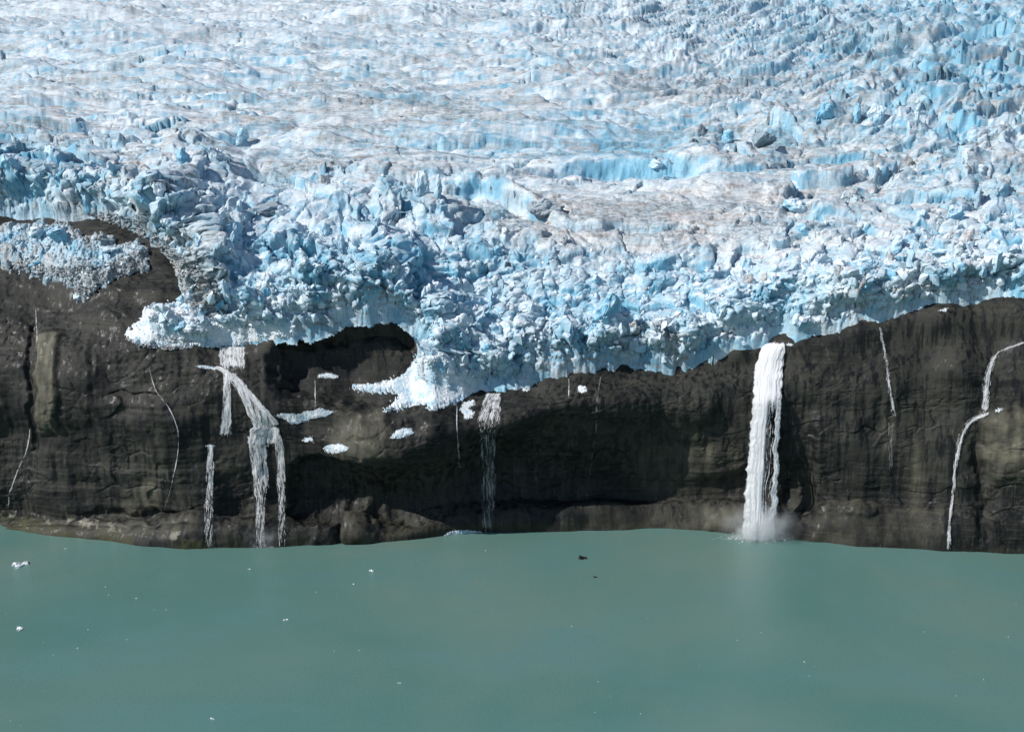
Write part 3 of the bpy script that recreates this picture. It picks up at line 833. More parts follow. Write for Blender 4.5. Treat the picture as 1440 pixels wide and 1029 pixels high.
# ------------------------------------------------------------------ the cut-off ice mass on the rock, upper left
MASS = [(-60,340),(0,330),(10,318),(40,320),(60,318),(100,316),(108,332),(130,336),(150,330),(158,348),(200,344),(214,356),(207,384),(172,390),(150,400),(136,410),(120,424),(100,414),(95,400),(60,396),(30,386),(0,380),(-60,376)]
mp = edge_world(MASS)
S2 = sdf(mp, mp[:, 0].min() - 6, mp[:, 0].max() + 6, mp[:, 1].min() - 6, mp[:, 1].max() + 6, 0.5)
xs = np.arange(mp[:, 0].min() - 5, mp[:, 0].max() + 5, 0.3); ys = np.arange(mp[:, 1].min() - 5, mp[:, 1].max() + 5, 0.3)
X, Y = np.meshgrid(xs, ys)
e = edge_dist(X, Y, S2) + 2.6 * fbm(X / 5, Y / 5, 240, 3) - 0.6
Rm = rock_top(X, Y)
a_, _ = serac(X, Y, 5.0, 241, 1.0, 0.15, 0.5); b_, _ = serac(X, Y, 2.0, 246, 1.0, 0.2, 0.4)
Tm = 3.2 * np.sqrt(np.clip(1 - (1 - np.clip(e / 5, 0, 1))**2, 0, 1)) + smooth(0, 3, e) * (1.9 * a_ + 0.8 * b_ + 0.4 * fbm(X / 1.2, Y / 1.2, 249, 3))
Zq = np.where(e < 0, Rm - 1.5 + e, Rm + np.maximum(Tm, 0.1))
fc = grid_faces(*X.shape); kp = (e > -2).ravel()[fc].any(axis=1); fc = fc[kp]
us = np.zeros(X.size, bool); us[fc.ravel()] = True; rm = np.cumsum(us) - 1
vv = np.stack([X, Y, Zq], -1).reshape(-1, 3)
dm = np.clip(0.25 + 0.9 * (1 - smooth(2, 7, e)) + 0.6 * smooth(0, .5, fbm(X / 8, Y / 8, 250, 2)), 0, 1)
me = mesh_np('ice_mass', vv[us], rm[fc], True, {'blue': (0.3 * smooth(3, 10, e)).ravel()[us], 'dirt': dm.ravel()[us]})
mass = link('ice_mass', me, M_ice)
tag(mass, 'cut-off heap of blue and dirty ice on the upper left of the bare rock', 'ice heap')
bpy.context.view_layer.update()
pts = sample_poly(MASS[1:-1], 450, 12, (cliff, mass)); rubble('ice_rubble', pts, 0.25 + 0.9 * rr.random(len(pts))**2.2, M_rubble, 13, 0.9, mass)
low = [(0,375),(30,380),(60,388),(95,392),(100,405),(115,420),(130,412),(150,395),(200,380),(212,360),(195,350),(150,372),(90,375),(30,368)]
pts = sample_poly(low, 1500, 14, (cliff, mass)); rubble('dirty_rubble', pts, 0.25 + 0.9 * rr.random(len(pts))**2.2, M_moraine, 15, 0.8, mass)

def place(name, px, py, wpx, hpx, lib, k, label, cat, group=None, target=glacier, sink=0.25, rot=(0, 0, 0), parent=None, deep=1.0):
    loc, nor = cast(target, px, py + hpx * 0.3)
    if loc is None: return None
    m = (loc - CAMP).dot(Vector((0, cp, -sp))) / F
    o = link(name, lib[k % len(lib)], None, parent)
    o.scale = (wpx * m * 0.55, wpx * m * 0.5 * deep, hpx * m * 0.62)
    o.location = loc + Vector((0, wpx * m * 0.18, hpx * m * (0.45 - sink)))
    o.rotation_euler = rot
    if label: tag(o, label, cat, group)
    return o
place('ice_block', 84, 333, 46, 30, LIB_B, 3, None, None, None, mass, 0.1, (0, .2, .4), mass)
place('ice_block', 143, 336, 16, 14, LIB_D, 2, None, None, None, mass, 0.0, (0, 0, 1), mass)
place('ice_block', 50, 328, 26, 16, LIB_W, 2, None, None, None, mass, 0.1, (0, 0, 2), mass)
place('ice_block', 45, 370, 34, 20, LIB_B, 5, None, None, None, mass, 0.2, (0, 0, 2), mass)
place('ice_block', 150, 350, 30, 16, LIB_W, 7, None, None, None, mass, 0.2, (0, 0, 3), mass)
place('ice_block', 110, 418, 22, 14, LIB_W, 4, None, None, None, mass, 0.1, (0, 0, 3), mass)
place('ice_block', 198, 350, 12, 12, LIB_W, 5, None, None, None, mass, 0.1, (0, 0, 4), mass)

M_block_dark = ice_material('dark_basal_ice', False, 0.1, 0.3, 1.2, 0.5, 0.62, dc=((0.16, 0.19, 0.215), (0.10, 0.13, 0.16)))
LIB_K = lib_set(M_block_dark, range(70, 74), (1.1, 0.8, 0.7), 0.2, 2)
LIB_T = lib_set(M_block, range(80, 86), (0.8, 0.7, 1.3), 0.2, 2)
LIB_TB = lib_set(M_block_blue, range(90, 96), (0.9, 0.8, 1.15), 0.2, 2)
G = 'separate seracs and blocks standing out of the glacier'
SER = [
 (592, 262, 34, 46, LIB_T, 0, 'tall pale serac split by deep blue cracks in the middle of the glacier'),
 (615, 268, 20, 38, LIB_T, 1, 'narrow leaning slab of pale ice right of the tall split serac'),
 (768, 292, 60, 40, LIB_K, 1, 'low grey dirty hump of ice beside the pinkish snow hollow'),
 (1163, 158, 44, 34, LIB_TB, 0, 'large sky blue square block right of centre in the upper glacier'),
 (1203, 162, 28, 28, LIB_TB, 1, 'left one of two pointed blue seracs beside the square blue block'),
 (1236, 160, 34, 28, LIB_T, 2, 'right one of two pointed seracs beside the square blue block'),
 (255, 222, 34, 26, LIB_TB, 2, 'rounded bright blue block standing alone in the left icefield'),
 (340, 192, 34, 32, LIB_T, 3, 'square grey-white block in front of the dark blue pit at left'),
 (123, 272, 30, 34, LIB_T, 4, 'rounded pale tower of ice above the bare rock at far left'),
 (14, 245, 50, 60, LIB_TB, 3, 'big blue ice tower at the left edge of the picture'),
 (382, 294, 66, 30, LIB_K, 3, 'dark triangular grey-blue slab lying in the left icefield'),
 (1076, 196, 52, 36, LIB_K, 0, 'dark blue-grey block above the dirty slope right of centre'),
 (1024, 192, 28, 22, LIB_B, 1, 'small bright blue block left of the dark blue-grey block'),
 (1117, 292, 46, 26, LIB_B, 4, 'smooth slate blue dome on the right-hand rubble slope'),
 (1131, 325, 22, 20, LIB_TB, 4, 'small blue cube below the slate blue dome on the right'),
 (858, 440, 60, 56, LIB_TB, 5, 'broad fissured blue face at the brink left of the tall waterfall'),
 (590, 388, 30, 26, LIB_B, 2, 'deep blue jagged block in the pit above the middle ice tongue'),
 (1296, 165, 30, 24, LIB_T, 5, 'greyish tooth of ice on the upper right slope'),
 (920, 230, 50, 20, LIB_W, 3, 'pale rubble mound at the foot of the long blue ice wall'),
 (700, 352, 18, 18, LIB_W, 6, 'small white knob on the edge of the pinkish snow hollow'),
 (1345, 300, 26, 22, LIB_W, 8, 'sandy white block among the brown rubble at right'),
 (1322, 352, 44, 18, LIB_B, 6, 'teal blue ledge block near the right-hand brink'),
 (650, 455, 34, 26, LIB_T, 2, 'bulging white block at the top of the middle ice tongue'),
 (1000, 455, 50, 28, LIB_W, 9, 'wide pale blue block at the brink just left of the tall waterfall'),
]
for i, (px, py, wp, hp, L, k, lab) in enumerate(SER):
    place('serac', px, py, wp, hp, L, k, lab, 'serac', G, glacier, 0.22, (0.1 * math.sin(i), 0.12 * math.cos(i * 2), i * 1.3))

# ------------------------------------------------------------------ patches of fallen ice on the ledges
PATCH = [
 ([(446,531),(448,526),(460,524),(474,527),(476,532),(460,532)], 60, 'small cap of white ice on a rock knob left of the ice tongue', 0.3),
 ([(386,584),(398,581),(420,582),(432,577),(440,578),(450,573),(462,577),(472,579),(455,586),(440,588),(424,594),(410,597),(402,590)], 230, 'long ragged strip of white ice just right of the left cascade', 0.3),
 ([(425,620),(428,615),(438,614),(441,619),(430,622)], 25, 'tiniest white ice scrap under the long ragged strip', 0.28),
 ([(454,630),(462,625),(480,624),(492,630),(484,635),(468,638),(458,636)], 110, 'white ice pile on the slope below the long ragged strip', 0.3),
 ([(548,616),(556,606),(566,602),(578,602),(583,609),(570,614),(556,617)], 110, 'wedge of white ice under the middle ice tongue', 0.3),
 ([(646,576),(652,565),(666,562),(669,568),(658,574),(668,580),(664,588),(654,590),(652,583)], 70, 'scatter of greenish white ice left of the middle veil fall', 0.3),
 ([(734,549),(738,544),(745,547),(742,551)], 14, 'lone white ice lump right of the middle veil fall', 0.3),
 ([(811,548),(815,542),(824,544),(826,550),(818,553)], 22, 'bright white ice lump on bare rock under the central brink', 0.38),
 ([(274,515),(284,513),(302,516),(303,520),(285,518)], 45, 'thin line of ice bits beside the lip of the left cascade', 0.25),
 ([(289,627),(296,625),(304,627),(297,630)], 18, 'small white cap of ice at the lip of the thin left fall', 0.25),
 ([(1104,484),(1112,482),(1118,485),(1110,487)], 16, 'little ice scrap right of the tall waterfall lip', 0.25),
 ([(1398,578),(1404,573),(1412,574),(1404,580)], 16, 'ice scrap beside the bend of the right-hand cascade', 0.25),
 ([(1318,437),(1326,434),(1334,433),(1330,438)], 14, 'crumbs of ice just under the right-hand brink', 0.25),
 ([(622,754),(632,747),(655,745),(676,747),(680,752),(655,756),(635,757)], 160, 'low heap of white ice at the water line in the dark bay', 0.4),
]
for i, (pl, n, lab, s) in enumerate(PATCH):
    s *= 0.75; pts = sample_poly(pl, n * 4, 40 + i)
    if len(pts) < 4: continue
    o = rubble('ice_patch', pts, s * (0.5 + 1.3 * rr.random(len(pts))**1.6), M_rubble, 60 + i, 0.7, None, None, extra=pad(pl, 0.25, 1.2))
    tag(o, lab, 'ice patch', 'patches of fallen ice on the cliff')

# ------------------------------------------------------------------ floating ice
def on_water(px, py):
    d = ray(px, py); t = -CAMH / d.z
    return CAMP + d * t
def floe(px, py, wpx, label, seed, group=None, flatk=0.3, mat=None):
    p = on_water(px, py); m = (p - CAMP).length / F
    r = np.random.default_rng(seed); n = int(wpx / 1.3) if wpx > 4 else 1
    pp = np.stack([r.normal(0, wpx * m * 0.24, n), r.normal(0, wpx * m * 0.2, n), np.full(n, 0.02)], 1)
    s = wpx * m * (0.26 if n > 1 else 0.36) * r.uniform(0.7, 1.25, n)
    if n == 1: pp[:, :2] = 0
    o = rubble('ice_floe', pp, s, M_rubble, seed, flatk + 0.35, None, None)
    o.location = p
    tag(o, label, 'ice floe', group)
GF = 'bits of ice floating on the water'
BIG = [(28, 794, 18, 'flat white ice floe near the left edge, close under the cliff'),
 (28, 884, 13, 'lumpy white ice floe near the left edge, in open water'),
 (525, 802, 9, 'thin broken floe left of centre, below the rounded buttress'),
 (563, 960, 6, 'bright ice lump in the foreground water left of centre'),
 (298, 1010, 6, 'bright ice lump at the very bottom of the picture, left of centre'),
 (402, 871, 6, 'bright ice lump in mid water straight below the left cascade'),
 (497, 821, 5, 'ice crumb just below and left of the thin broken floe'),
 (90, 772, 5, 'ice crumb right under the left cliff foot'),
 (350, 800, 5, 'ice crumb under the left cascade, between falls and open water'),
 (683, 774, 4, 'ice crumb in front of the dark bay')]
for i, (px, py, wp, lab) in enumerate(BIG): floe(px, py, wp, lab, 500 + i, GF)
TL = [(148,825),(153,836),(192,841),(217,857),(233,857),(445,832),(474,841),(124,885),(61,903),(109,911),(75,921),(15,1013),(30,1020),(470,915),(505,914),(178,899),(9,862)]
TR = [(804,880),(910,869),(1070,889),(1037,900),(1300,888),(1342,916),(1131,930),(1144,937),(1138,950),(983,935),(841,958),(858,978),(837,1001),(901,1003),(1344,978),(1383,955),(1429,848),(1418,895)]
COLS = [(0, 'under the left cliff'), (100, 'out from the pale rock pillar'), (200, 'out from the thin left fall'), (340, 'out from the branching waterfall'), (440, 'out from the rounded buttress'),
        (760, 'out from the dark bay'), (880, 'out from the sunlit patch of cliff'), (1020, 'out from the tall waterfall'), (1110, 'out from the tall waterfall\'s right wall'), (1280, 'out from the winding cascade'), (1400, 'beside the right edge')]
ROWS_ = [(0, 'fairly near the cliff'), (870, 'in mid water'), (925, 'farther out'), (990, 'at the very front')]
tiny = {}
for px, py in TL + TR:
    k = ([c for c in COLS if px >= c[0]][-1][1], [c for c in ROWS_ if py >= c[0]][-1][1])
    tiny.setdefault(k, []).append((px, py))
cnt = 0
for (cc, rw), L in tiny.items():
    L.sort()
    nm = {1: [''], 2: ['left of two, ', 'right of two, '], 3: ['left of three, ', 'middle of three, ', 'right of three, '], 4: ['leftmost of four, ', 'second of four, ', 'third of four, ', 'rightmost of four, ']}.get(len(L), [''] * len(L))
    for q, (px, py) in zip(nm, L):
        floe(px, py, 3.0, f'tiny ice speck {cc}, {q}{rw}'.replace('  ', ' '), 600 + cnt, GF); cnt += 1

# two dark low rocks awash
def awash(px, py, wpx, label, seed):
    p = on_water(px, py); m = (p - CAMP).length / F
    me = chunk_mesh(seed, 14, 2, (1, 0.6, 0.28), 0.25, 'awash_rock'); me.materials.append(M_boulder)
    o = link('awash_rock', me); o.location = p; s = wpx * m * 0.55; o.scale = (s, s, s)
    tag(o, label, 'rock')
M_boulder = rock_material('wet_boulder', 0, False)
awash(818, 785, 17, 'small dark rock breaking the water surface under the central bay', 801)
awash(838, 811, 9, 'smaller dark rock just below and right of the other awash rock', 803)

# ------------------------------------------------------------------ waterfalls
def fall_material(name, dens, col=(0.90, 0.91, 0.92), sx=2.2, sy=0.10, thr=0.5, soft=0.14, amax=None):
    t = NT(name)
    tc = t.n('ShaderNodeTexCoord'); mp = t.n('ShaderNodeMapping'); t.l(tc.outputs['UV'], mp.inputs[0])
    mp.inputs['Scale'].default_value = (sx, sy, 1)
    n1 = t.noise(mp.outputs[0], 1.0, 6, 0.7, 0.3)
    mp2 = t.n('ShaderNodeMapping'); t.l(tc.outputs['UV'], mp2.inputs[0]); mp2.inputs['Scale'].default_value = (sx * 2.2, sy * 5, 1)
    n2 = t.noise(mp2.outputs[0], 1.0, 5, 0.7, 0.5)
    v = t.math('ADD', t.math('MULTIPLY', n1, 0.6), t.math('MULTIPLY', n2, 0.4))
    fd = t.attr('fade')
    ve = t.math('ADD', v, t.math('MULTIPLY', t.math('SUBTRACT', fd, 1.0), 0.45))
    a = t.ramp(ve, thr - dens * 0.30, thr + soft - dens * 0.2, 0.0, amax or min(1, 0.5 + dens * 0.55))
    a = t.math('MULTIPLY', a, t.ramp(fd, 0.0, 0.25))
    d = t.n('ShaderNodeBsdfDiffuse'); d.inputs[0].default_value = (*col, 1)
    tr = t.n('ShaderNodeBsdfTranslucent'); tr.inputs[0].default_value = (*col, 1)
    bp = t.bump(v, 0.6, 0.2)
    t.l(bp, d.inputs['Normal'])
    m1 = t.n('ShaderNodeMixShader'); m1.inputs[0].default_value = 0.25
    t.l(d.outputs[0], m1.inputs[1]); t.l(tr.outputs[0], m1.inputs[2])
    tp = t.n('ShaderNodeBsdfTransparent')
    m2 = t.n('ShaderNodeMixShader'); t.l(a, m2.inputs[0]); t.l(tp.outputs[0], m2.inputs[1]); t.l(m1.outputs[0], m2.inputs[2])
    t.l(m2.outputs[0], t.out.inputs[0])
    return t.m
M_fall = fall_material('falling_water', 0.85, sx=0.8, sy=0.09)
M_strand = fall_material('water_strands', 0.30, sx=1.6, sy=0.5)
M_veil = fall_material('thin_water_veil', 0.22, sx=0.95, sy=0.11, soft=0.10, amax=0.88)
M_faint = fall_material('faint_water_veil', 0.02, sx=0.7, sy=0.05, amax=0.4)

class Path:
    """a run of water given by its centre line and width, laid on (or thrown clear of) the rock"""
    def __init__(s, rows, free=None, off=0.35, n=60, A=7, horiz=True):
        R = np.array(rows, float)
        L = np.concatenate([[0], np.cumsum(np.hypot(np.diff(R[:, 0]), np.diff(R[:, 1])))])
        t = np.linspace(0, L[-1], n)
        cx, cy, w = (np.interp(t, L, R[:, i]) for i in range(3))
        k = np.ones(5) / 5
        jn = np.arange(n) / 3.0 + R[0, 0] * 0.37
        cx = cx + (w * 0.07 + 1.1) * fbm(jn, jn * 0, 290, 2); w = w * (1 + 0.42 * fbm(jn * 1.3, jn * 0 + 3, 292, 2))
        if n > 12:
            for a in (cx, w): a[2:-2] = np.convolve(a, k, 'valid')
        tx, ty = np.gradient(cx), np.gradient(cy); q = np.hypot(tx, ty) + 1e-9
        dx, dy = (np.ones(n), np.zeros(n)) if horiz else (ty / q, -tx / q)
        if not horiz:
            dx = np.abs(ty / q); dy = -tx / q * np.sign(ty + 1e-9)
        s.G = np.zeros((n, A, 3)); s.n, s.A = n, A
        last = None
        for i in range(n):
            for a in range(A):
                f = a / (A - 1) - 0.5
                px, py = cx[i] + dx[i] * f * w[i], cy[i] + dy[i] * f * w[i]
                loc, nor = cast(cliff, px, py)
                d = ray(px, py)
                if loc is None: loc = CAMP + d * 420
                y = loc.y - off
                if free:
                    y0, y1, t0 = free
                    tt = np.clip((t[i] / L[-1] - t0) / (1 - t0), 0, 1)
                    if last is None or i == 0: s.y0 = y if a == 0 and i == 0 else s.y0
                    yf = (s.y0 if y0 is None else y0) * (1 - tt**0.7) + y1 * tt**0.7
                    if t[i] / L[-1] >= t0: y = min(y, yf)
                p = CAMP + d * (y / d.y)
                s.G[i, a] = p
            last = 1
        # calm the small steps of the rock
        for _ in range(3):
            s.G[1:-1] = 0.25 * s.G[:-2] + 0.5 * s.G[1:-1] + 0.25 * s.G[2:]
        s.len = np.concatenate([[0], np.cumsum(np.linalg.norm(np.diff(s.G[:, A // 2], axis=0), axis=1))])
        s.wid = np.linalg.norm(s.G[:, -1] - s.G[:, 0], axis=1)
    def at(s, tt, f):
        x = tt * (s.n - 1); i = np.clip(x.astype(int), 0, s.n - 2); ax = (x - i)[..., None]
        y = np.clip(f, -0.15, 1.15) * (s.A - 1); j = np.clip(y.astype(int), 0, s.A - 2); ay = (y - j)[..., None]
        Gm = s.G
        return (Gm[i, j] * (1 - ay) + Gm[i, j + 1] * ay) * (1 - ax) + (Gm[i + 1, j] * (1 - ay) + Gm[i + 1, j + 1] * ay) * ax
    def sheet(s, name, mat, parent, thick=0.5, n=110, A=22, fade=(0.02, 0.02), seed=0, rag=0.06, amp=0.3, gap=None, side=0.28, taper=0.0):
        tt = np.linspace(0, 1, n)[:, None] * np.ones((1, A)); ff = np.ones((n, 1)) * np.linspace(0, 1, A)[None, :]
        L = np.interp(tt, np.linspace(0, 1, s.n), s.len)
        Wd = np.interp(tt, np.linspace(0, 1, s.n), s.wid)
        edge = rag * (fbm(L / 3.0 + seed, ff * 2.0, 300 + seed, 3))
        f2 = 0.5 + (ff - 0.5) * (1 + 2 * edge)
        P = s.at(tt, f2)
        bulge = np.sin(ff * np.pi)
        d = amp * fbm(ff * Wd * 1.5, L / 13 + 0 * ff, 310 + seed, 4) + thick * bulge
        Pf = P.copy(); Pf[..., 1] -= d
        Pb = P.copy(); Pb[..., 1] += thick * 0.4 * bulge
        ring = np.concatenate([Pf, Pb[:, ::-1]], 1)       # closed ring per row
        m = 2 * A
        V = ring.reshape(-1, 3)
        i = np.arange(n - 1)[:, None] * m + np.arange(m)[None, :]; j = np.arange(n - 1)[:, None] * m + (np.arange(m)[None, :] + 1) % m
        Fc = np.stack([i, j, j + m, i + m], -1).reshape(-1, 4)
        uu = np.concatenate([ff * Wd, (ff * Wd)[:, ::-1] + 7], 1); vv = np.concatenate([L, L], 1)
        fd = np.minimum(smooth(0, fade[0] + 1e-3, tt), 1 - smooth(1 - fade[1] - 1e-3, 1, tt))
        fd = fd * (1 - taper * tt)
        sd = smooth(0, side, ff) * (1 - smooth(1 - side, 1, ff)) * 0.95 + 0.05
        if gap: fd = fd * (1 - gap[4] * smooth(gap[0], gap[0] + .06, ff) * (1 - smooth(gap[1] - .06, gap[1], ff)) * smooth(gap[2], gap[2] + .15, tt) * (1 - smooth(gap[3] - .15, gap[3], tt)))
        fd = np.concatenate([fd * sd, (fd * sd)[:, ::-1]], 1)
        me = mesh_np(name, V, Fc, True, {'fade': fd.ravel()}, np.stack([uu, vv], -1).reshape(-1, 2))
        return link(name, me, mat, parent)
    def strands(s, name, mat, parent, N=40, wm=0.5, seed=0, full=0.3, back=1.0, tmin=0.15, tmax=0.6, spread=1.0, th=0.35):
        r = np.random.default_rng(seed); V, Fc, U, Fd = [], [], [], []; off = 0
        for k in range(N):
            f = np.clip(0.5 + (r.random() + r.random() - 1.0) * 0.40 + r.normal(0, 0.04), -0.12, 1.12)
            if r.random() < full: a, b = 0.0, 1.0
            else:
                ln_ = r.uniform(tmin, tmax); a = r.uniform(0, 1 - ln_ * 0.6); b = min(1.0, a + ln_)
            n = 9; tt = np.linspace(a, b, n)
            L = np.interp(tt, np.linspace(0, 1, s.n), s.len)
            fw = f + 0.010 * np.cumsum(r.normal(0, 0.5, n)) * spread
            C = s.at(tt, fw)
            wv_ = wm * r.uniform(0.4, 1.5) * (0.25 + 0.75 * np.sin(np.linspace(0.15, np.pi - 0.15, n))) * (1 + 0.3 * r.normal(size=n))
            wv_ = np.maximum(wv_, 0.04)
            C[:, 1] -= back * r.uniform(-0.3, 1.0)
            for dx_, dy_ in ((-.5, 0), (0, -th * .5), (.5, 0), (0, th * .5)):
                q = C.copy(); q[:, 0] += dx_ * wv_; q[:, 1] += dy_ * wv_; V.append(q)
                U.append(np.stack([np.full(n, k * 3.1 + dx_ * 0.5), L + k * 5], 1)); Fd.append(np.minimum(smooth(0, .08, (tt - a) / (b - a)) + (a == 0), 1 - (b < 1) * smooth(0.8, 1, (tt - a) / (b - a))))
            for c in range(4):
                i0 = off + c * n; i1 = off + ((c + 1) % 4) * n
                q = np.arange(n - 1)
                Fc.append(np.stack([i0 + q, i1 + q, i1 + q + 1, i0 + q + 1], 1))
            off += 4 * n
        me = mesh_np(name, np.vstack(V), np.vstack(Fc), True, {'fade': np.concatenate(Fd)}, np.vstack(U))
        return link(name, me, mat, parent)
def rows(*r): return [((a + b) / 2, y, b - a) for y, a, b in r]
def ywl(px): return float(np.interp((px - 720) * PXM, Xc, Yw))

def water_thing(label, base):
    o = bpy.data.objects.new('waterfall', None); sc.collection.objects.link(o)
    o.location = (0, 0, 0)
    tag(o, label, 'waterfall', 'meltwater falls down the cliff')
    return o

m_ = water_thing('tall wide white waterfall plunging straight into the water right of centre', (1066, 757))
p = Path(rows((478,1080,1106),(484,1073,1107),(492,1064,1105),(520,1059,1103),(560,1056,1101),(600,1053,1099),(650,1049,1097),(700,1045,1095),(758,1041,1093)), (ywl(1066) + 2.5, ywl(1066) - 4.0, 0.28), 0.8, 60, 9)
p.sheet('water_sheet', M_fall, m_, 0.7, 200, 44, (0.03, 0.0), 1, 0.05, 0.18, (0.50, 0.84, 0.25, 0.95, 0.75), 0.12)
p.sheet('water_sheet', M_fall, m_, 1.5, 200, 44, (0.06, 0.0), 91, 0.10, 0.2, (0.46, 0.84, 0.25, 0.92, 1.0), 0.16)
p.strands('water_strands', M_strand, m_, 352, 0.24, 2, 0.0, 1.3, 0.03, 0.12)
MAINP = p

c_ = water_thing('branching waterfall sliding over stepped rock on the left half of the cliff', (370, 767))
p = Path(rows((487,302,351),(500,302,351),(515,304,350),(535,312,352)), None, 0.4, 20, 9); p.sheet('upper_veil', M_veil, c_, 0.2, 50, 26, (0.0, 0.5), 3, side=0.16)
p.strands('water_strands', M_strand, c_, 76, 0.17, 31, 0.0, 0.3, 0.03, 0.12)
p = Path([(302,516,5),(312,519,8),(328,531,16),(341,548,22),(350,562,28),(360,577,34),(370,592,40),(372,606,44)], None, 0.4, 40, 7, False); p.sheet('water_slide', M_veil, c_, 0.3, 80, 20, (0.0, 0.05), 4, side=0.16)
p.strands('water_strands', M_strand, c_, 153, 0.19, 33, 0.0, 0.3, 0.03, 0.12)
p = Path([(300,516,4),(318,522,6),(336,540,7),(352,556,7),(370,575,7),(388,592,8),(392,602,9)], None, 0.5, 40, 5, False); p.sheet('water_slide', M_strand, c_, 0.3, 80, 12, (0.0, 0.05), 14, side=0.16)
p = Path(rows((522,312,324),(560,312,327),(600,308,328),(618,302,332)), None, 0.4, 30, 7); p.sheet('left_veil', M_veil, c_, 0.2, 60, 14, (0.02, 0.1), 5, side=0.16)
p.strands('water_strands', M_strand, c_, 65, 0.17, 35, 0.0, 0.3, 0.03, 0.12)
p = Path(rows((598,352,394),(606,346,396),(616,343,396),(628,343,392)), None, 0.6, 18, 9); p.sheet('water_slide', M_veil, c_, 0.3, 40, 26, (0.1, 0.2), 44, side=0.12); p.strands('water_strands', M_strand, c_, 102, 0.34, 36, 0.0, 0.4, 0.03, 0.12)
p = Path(rows((612,342,377),(640,347,380),(670,351,381),(690,354,379),(720,356,375),(768,358,376)), (None, ywl(368) - 1.6, 0.35), 0.5, 40, 7); p.sheet('lower_fall', M_veil, c_, 0.4, 90, 20, (0.0, 0.0), 6, side=0.16, taper=0.22)
p.strands('water_strands', M_strand, c_, 192, 0.20, 37, 0.0, 0.6, 0.03, 0.12)
p = Path(rows((600,380,394),(630,385,402),(665,386,404),(700,389,403),(768,388,403)), (None, ywl(396) - 1.6, 0.4), 0.5, 40, 7); p.sheet('lower_fall', M_veil, c_, 0.3, 90, 12, (0.0, 0.1), 7, side=0.16, taper=0.22)
p.strands('water_strands', M_strand, c_, 102, 0.17, 38, 0.0, 0.5, 0.03, 0.12)

f1_ = f_ = water_thing('thin single fall just left of the branching waterfall', (294, 768))
p = Path(rows((627,290,302),(650,289,303),(690,286,302),(768,283,302)), (None, ywl(293) - 1.4, 0.3), 0.5, 40, 7); p.sheet('water_sheet', M_veil, f_, 0.3, 90, 12, (0.0, 0.0), 8, side=0.16, taper=0.22)
p.strands('water_strands', M_strand, f_, 67, 0.20, 41, 0.0, 0.5, 0.03, 0.12)

f_ = water_thing('veil of fine strands falling into the dark bay in the middle', (690, 750))
p = Path(rows((552,680,709),(565,674,709),(585,667,708),(620,664,706)), None, 0.5, 30, 7); p.sheet('water_sheet', M_veil, f_, 0.25, 60, 16, (0.0, 0.5), 9, side=0.16, taper=0.22)
p.strands('water_strands', M_strand, f_, 96, 0.18, 42, 0.0, 0.4, 0.03, 0.12)
p = Path(rows((585,666,708),(640,666,706),(749,670,703)), (None, ywl(686) - 1.5, 0.1), 1.0, 30, 7); p.sheet('faint_veil', M_faint, f_, 0.2, 60, 16, (0.05, 0.04), 10)
p.strands('water_strands', M_faint, f_, 70, 0.15, 43, 0.0, 0.4, 0.03, 0.12)

def thin(label, rws, mat=M_veil, N=12, wm=0.22, free=None, seed=0, horiz=True, fade=(0.03, 0.25), extra=None):
    o = water_thing(label, None)
    p = Path(rws, free, 0.4, 40, 5, horiz)
    p.sheet('water_sheet', mat, o, 0.15, 80, 10, fade, seed + 11, side=0.45)
    p.strands('water_strands', M_strand, o, N * 3, wm * .6, seed + 70, 0.0, 0.25, .02, .09)
    return o
thin('hair-thin fall left of the middle veil of strands', rows((568,640,645),(600,640,645),(640,643,647),(665,645,648)), M_veil, 8, .2, None, 1)
thin('short thin trickle below the central brink of ice', rows((532,798,802),(562,798,802)), M_veil, 5, .16, None, 2)
thin('faint slanting trickle right of the bright ice lump', rows((525,843,849),(545,838,845),(600,836,841),(690,824,828)), M_faint, 5, .15, None, 3)
o = thin('narrow white fall on the right wall ending in a faint veil', rows((459,1233,1241),(500,1241,1249),(540,1246,1254),(586,1251,1264)), M_veil, 26, .3, None, 4, True, (0, .1))
p = Path(rows((584,1247,1262),(620,1244,1260),(700,1248,1256)), (None, ywl(1252) - 1.2, 0.05), 0.5, 30, 5); p.sheet('faint_veil', M_faint, o, 0.2, 60, 10, (0.1, 0.4), 21)
o = thin('winding cascade entering from the right edge and widening before its bend', [(1448,478,8),(1440,482,8),(1420,488,7),(1402,496,8),(1394,508,13),(1388,535,20),(1386,562,23),(1386,582,24)], M_veil, 50, .3, None, 5, False, (0, .05))
p = Path([(1392,580,8),(1378,585,12),(1364,592,12),(1355,604,11),(1349,622,9),(1344,650,7),(1339,700,6),(1335,740,7),(1334,773,11)], None, 0.5, 50, 5, False)
p.sheet('water_sheet', M_veil, o, 0.25, 120, 10, (0, 0), 22, side=0.4); p.strands('water_strands', M_strand, o, 160, 0.22, 81, 0.0, .35, 0.03, 0.12)
thin('slanting trickle on the rock near the left edge of the picture', rows((600,41,44),(630,37,41),(660,23,28),(690,12,17),(715,7,12)), M_veil, 10, .22, None, 6)
thin('crooked hairline of water between the left edge and the thin single fall', rows((512,208,210),(545,214,217),(572,236,239),(600,249,252),(630,250,253),(665,243,247),(700,234,238),(716,231,234)), M_veil, 8, .15, None, 7, False)
thin('tiny spout dropping onto the long ragged strip of ice', rows((534,441,445),(576,441,446)), M_veil, 8, .2, None, 8)
thin('short hairline seep high on the left rock slope', rows((430,49,51),(460,50,53),(478,51,54),(492,46,49)), M_veil, 6, .16, None, 9)

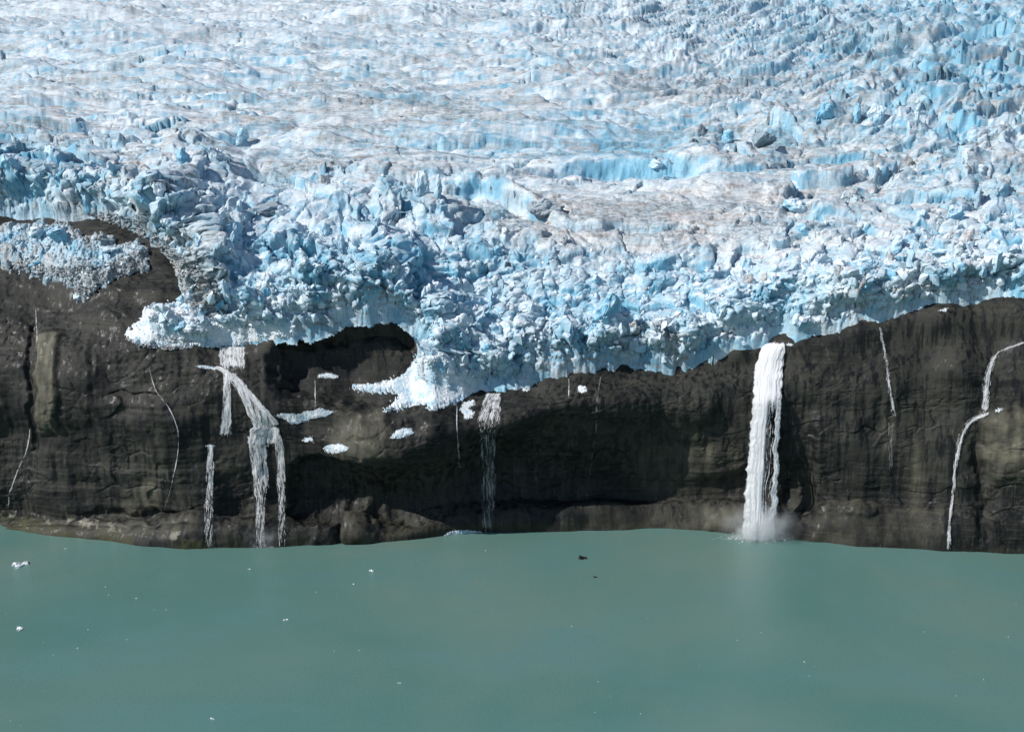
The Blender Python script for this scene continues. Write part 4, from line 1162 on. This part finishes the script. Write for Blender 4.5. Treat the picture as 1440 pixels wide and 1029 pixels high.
# foam where the falls strike the water, and drifting spray
def foam(px, py, rx, ry, parent, n, seed, s=0.3):
    c = on_water(px, py); m = (c - CAMP).length / F; r = np.random.default_rng(seed)
    a = r.uniform(0, 2 * np.pi, n); q = np.abs(r.normal(0, 0.5, n))
    P = np.stack([c.x + np.cos(a) * q * rx * m, c.y + np.sin(a) * q * ry * m * 2.5, np.abs(r.normal(0, 0.12, n))], 1)
    return rubble('foam', P, s * r.uniform(0.3, 1.1, n), M_foam, seed, 0.4, parent, 'stuff')
t = NT('water_foam'); t.bsdf((0.82, 0.85, 0.85), 0.7, 0.3); M_foam = t.m
foam(1068, 758, 36, 4, m_, 420, 1, 0.42)
foam(368, 768, 16, 2.5, c_, 120, 2, 0.3); foam(396, 768, 9, 1.5, c_, 30, 3, 0.25)
foam(1334, 773, 9, 1.5, o, 60, 4, 0.25)

def splash(px, py, w, h, n, parent, seed):
    c = on_water(px, py); m = (c - CAMP).length / F; r = np.random.default_rng(seed)
    x = r.normal(0, 0.33, n) * w * m; z = np.abs(r.normal(0, 0.4, n)) * h * m * np.exp(-(x / (w * m * .6))**2)
    P = np.stack([c.x + x, c.y - np.abs(r.normal(0, 0.8, n)), z], 1)
    return rubble('splash_drops', P, r.uniform(0.04, 0.16, n), M_foam, seed, 1.0, parent, 'stuff')
splash(1067, 757, 62, 26, 2600, m_, 21); splash(368, 768, 26, 8, 500, c_, 22); splash(293, 768, 18, 5, 160, f1_, 23)
def spray(px, py, w, h, dens, parent, seed):
    c = on_water(px, py); m = (c - CAMP).length / F
    bm = bmesh.new(); bmesh.ops.create_icosphere(bm, subdivisions=3, radius=1)
    me = bpy.data.meshes.new('spray'); bm.to_mesh(me); bm.free()
    o = link('spray', me, None, parent); o.location = (c.x, c.y - 0.5, h * m * 0.30); o.scale = (w * m * .5, w * m * .30, h * m * 0.62)
    t = NT('spray_mist'); tc = t.n('ShaderNodeTexCoord')
    ln_ = t.n('ShaderNodeVectorMath', operation='LENGTH'); t.l(tc.outputs['Object'], ln_.inputs[0])
    fall = t.ramp(ln_.outputs['Value'], 1.0, 0.1, 0, 1)
    nz_ = t.noise(t.pos(scale=(2, 2, 1.3)), 1.6, 4, 0.6)
    v = t.n('ShaderNodeVolumePrincipled'); v.inputs['Color'].default_value = (0.95, 0.96, 0.97, 1); v.inputs['Anisotropy'].default_value = 0.2
    t.l(t.math('MULTIPLY', t.math('MULTIPLY', fall, t.ramp(nz_, 0.35, 0.75)), dens), v.inputs['Density'])
    t.l(v.outputs[0], t.out.inputs['Volume'])
    me.materials.append(t.m)
    return o
spray(1068, 757, 128, 64, 0.35, m_, 1)
spray(1067, 757, 76, 30, 1.6, m_, 3)
spray(368, 768, 60, 36, 0.3, c_, 2)
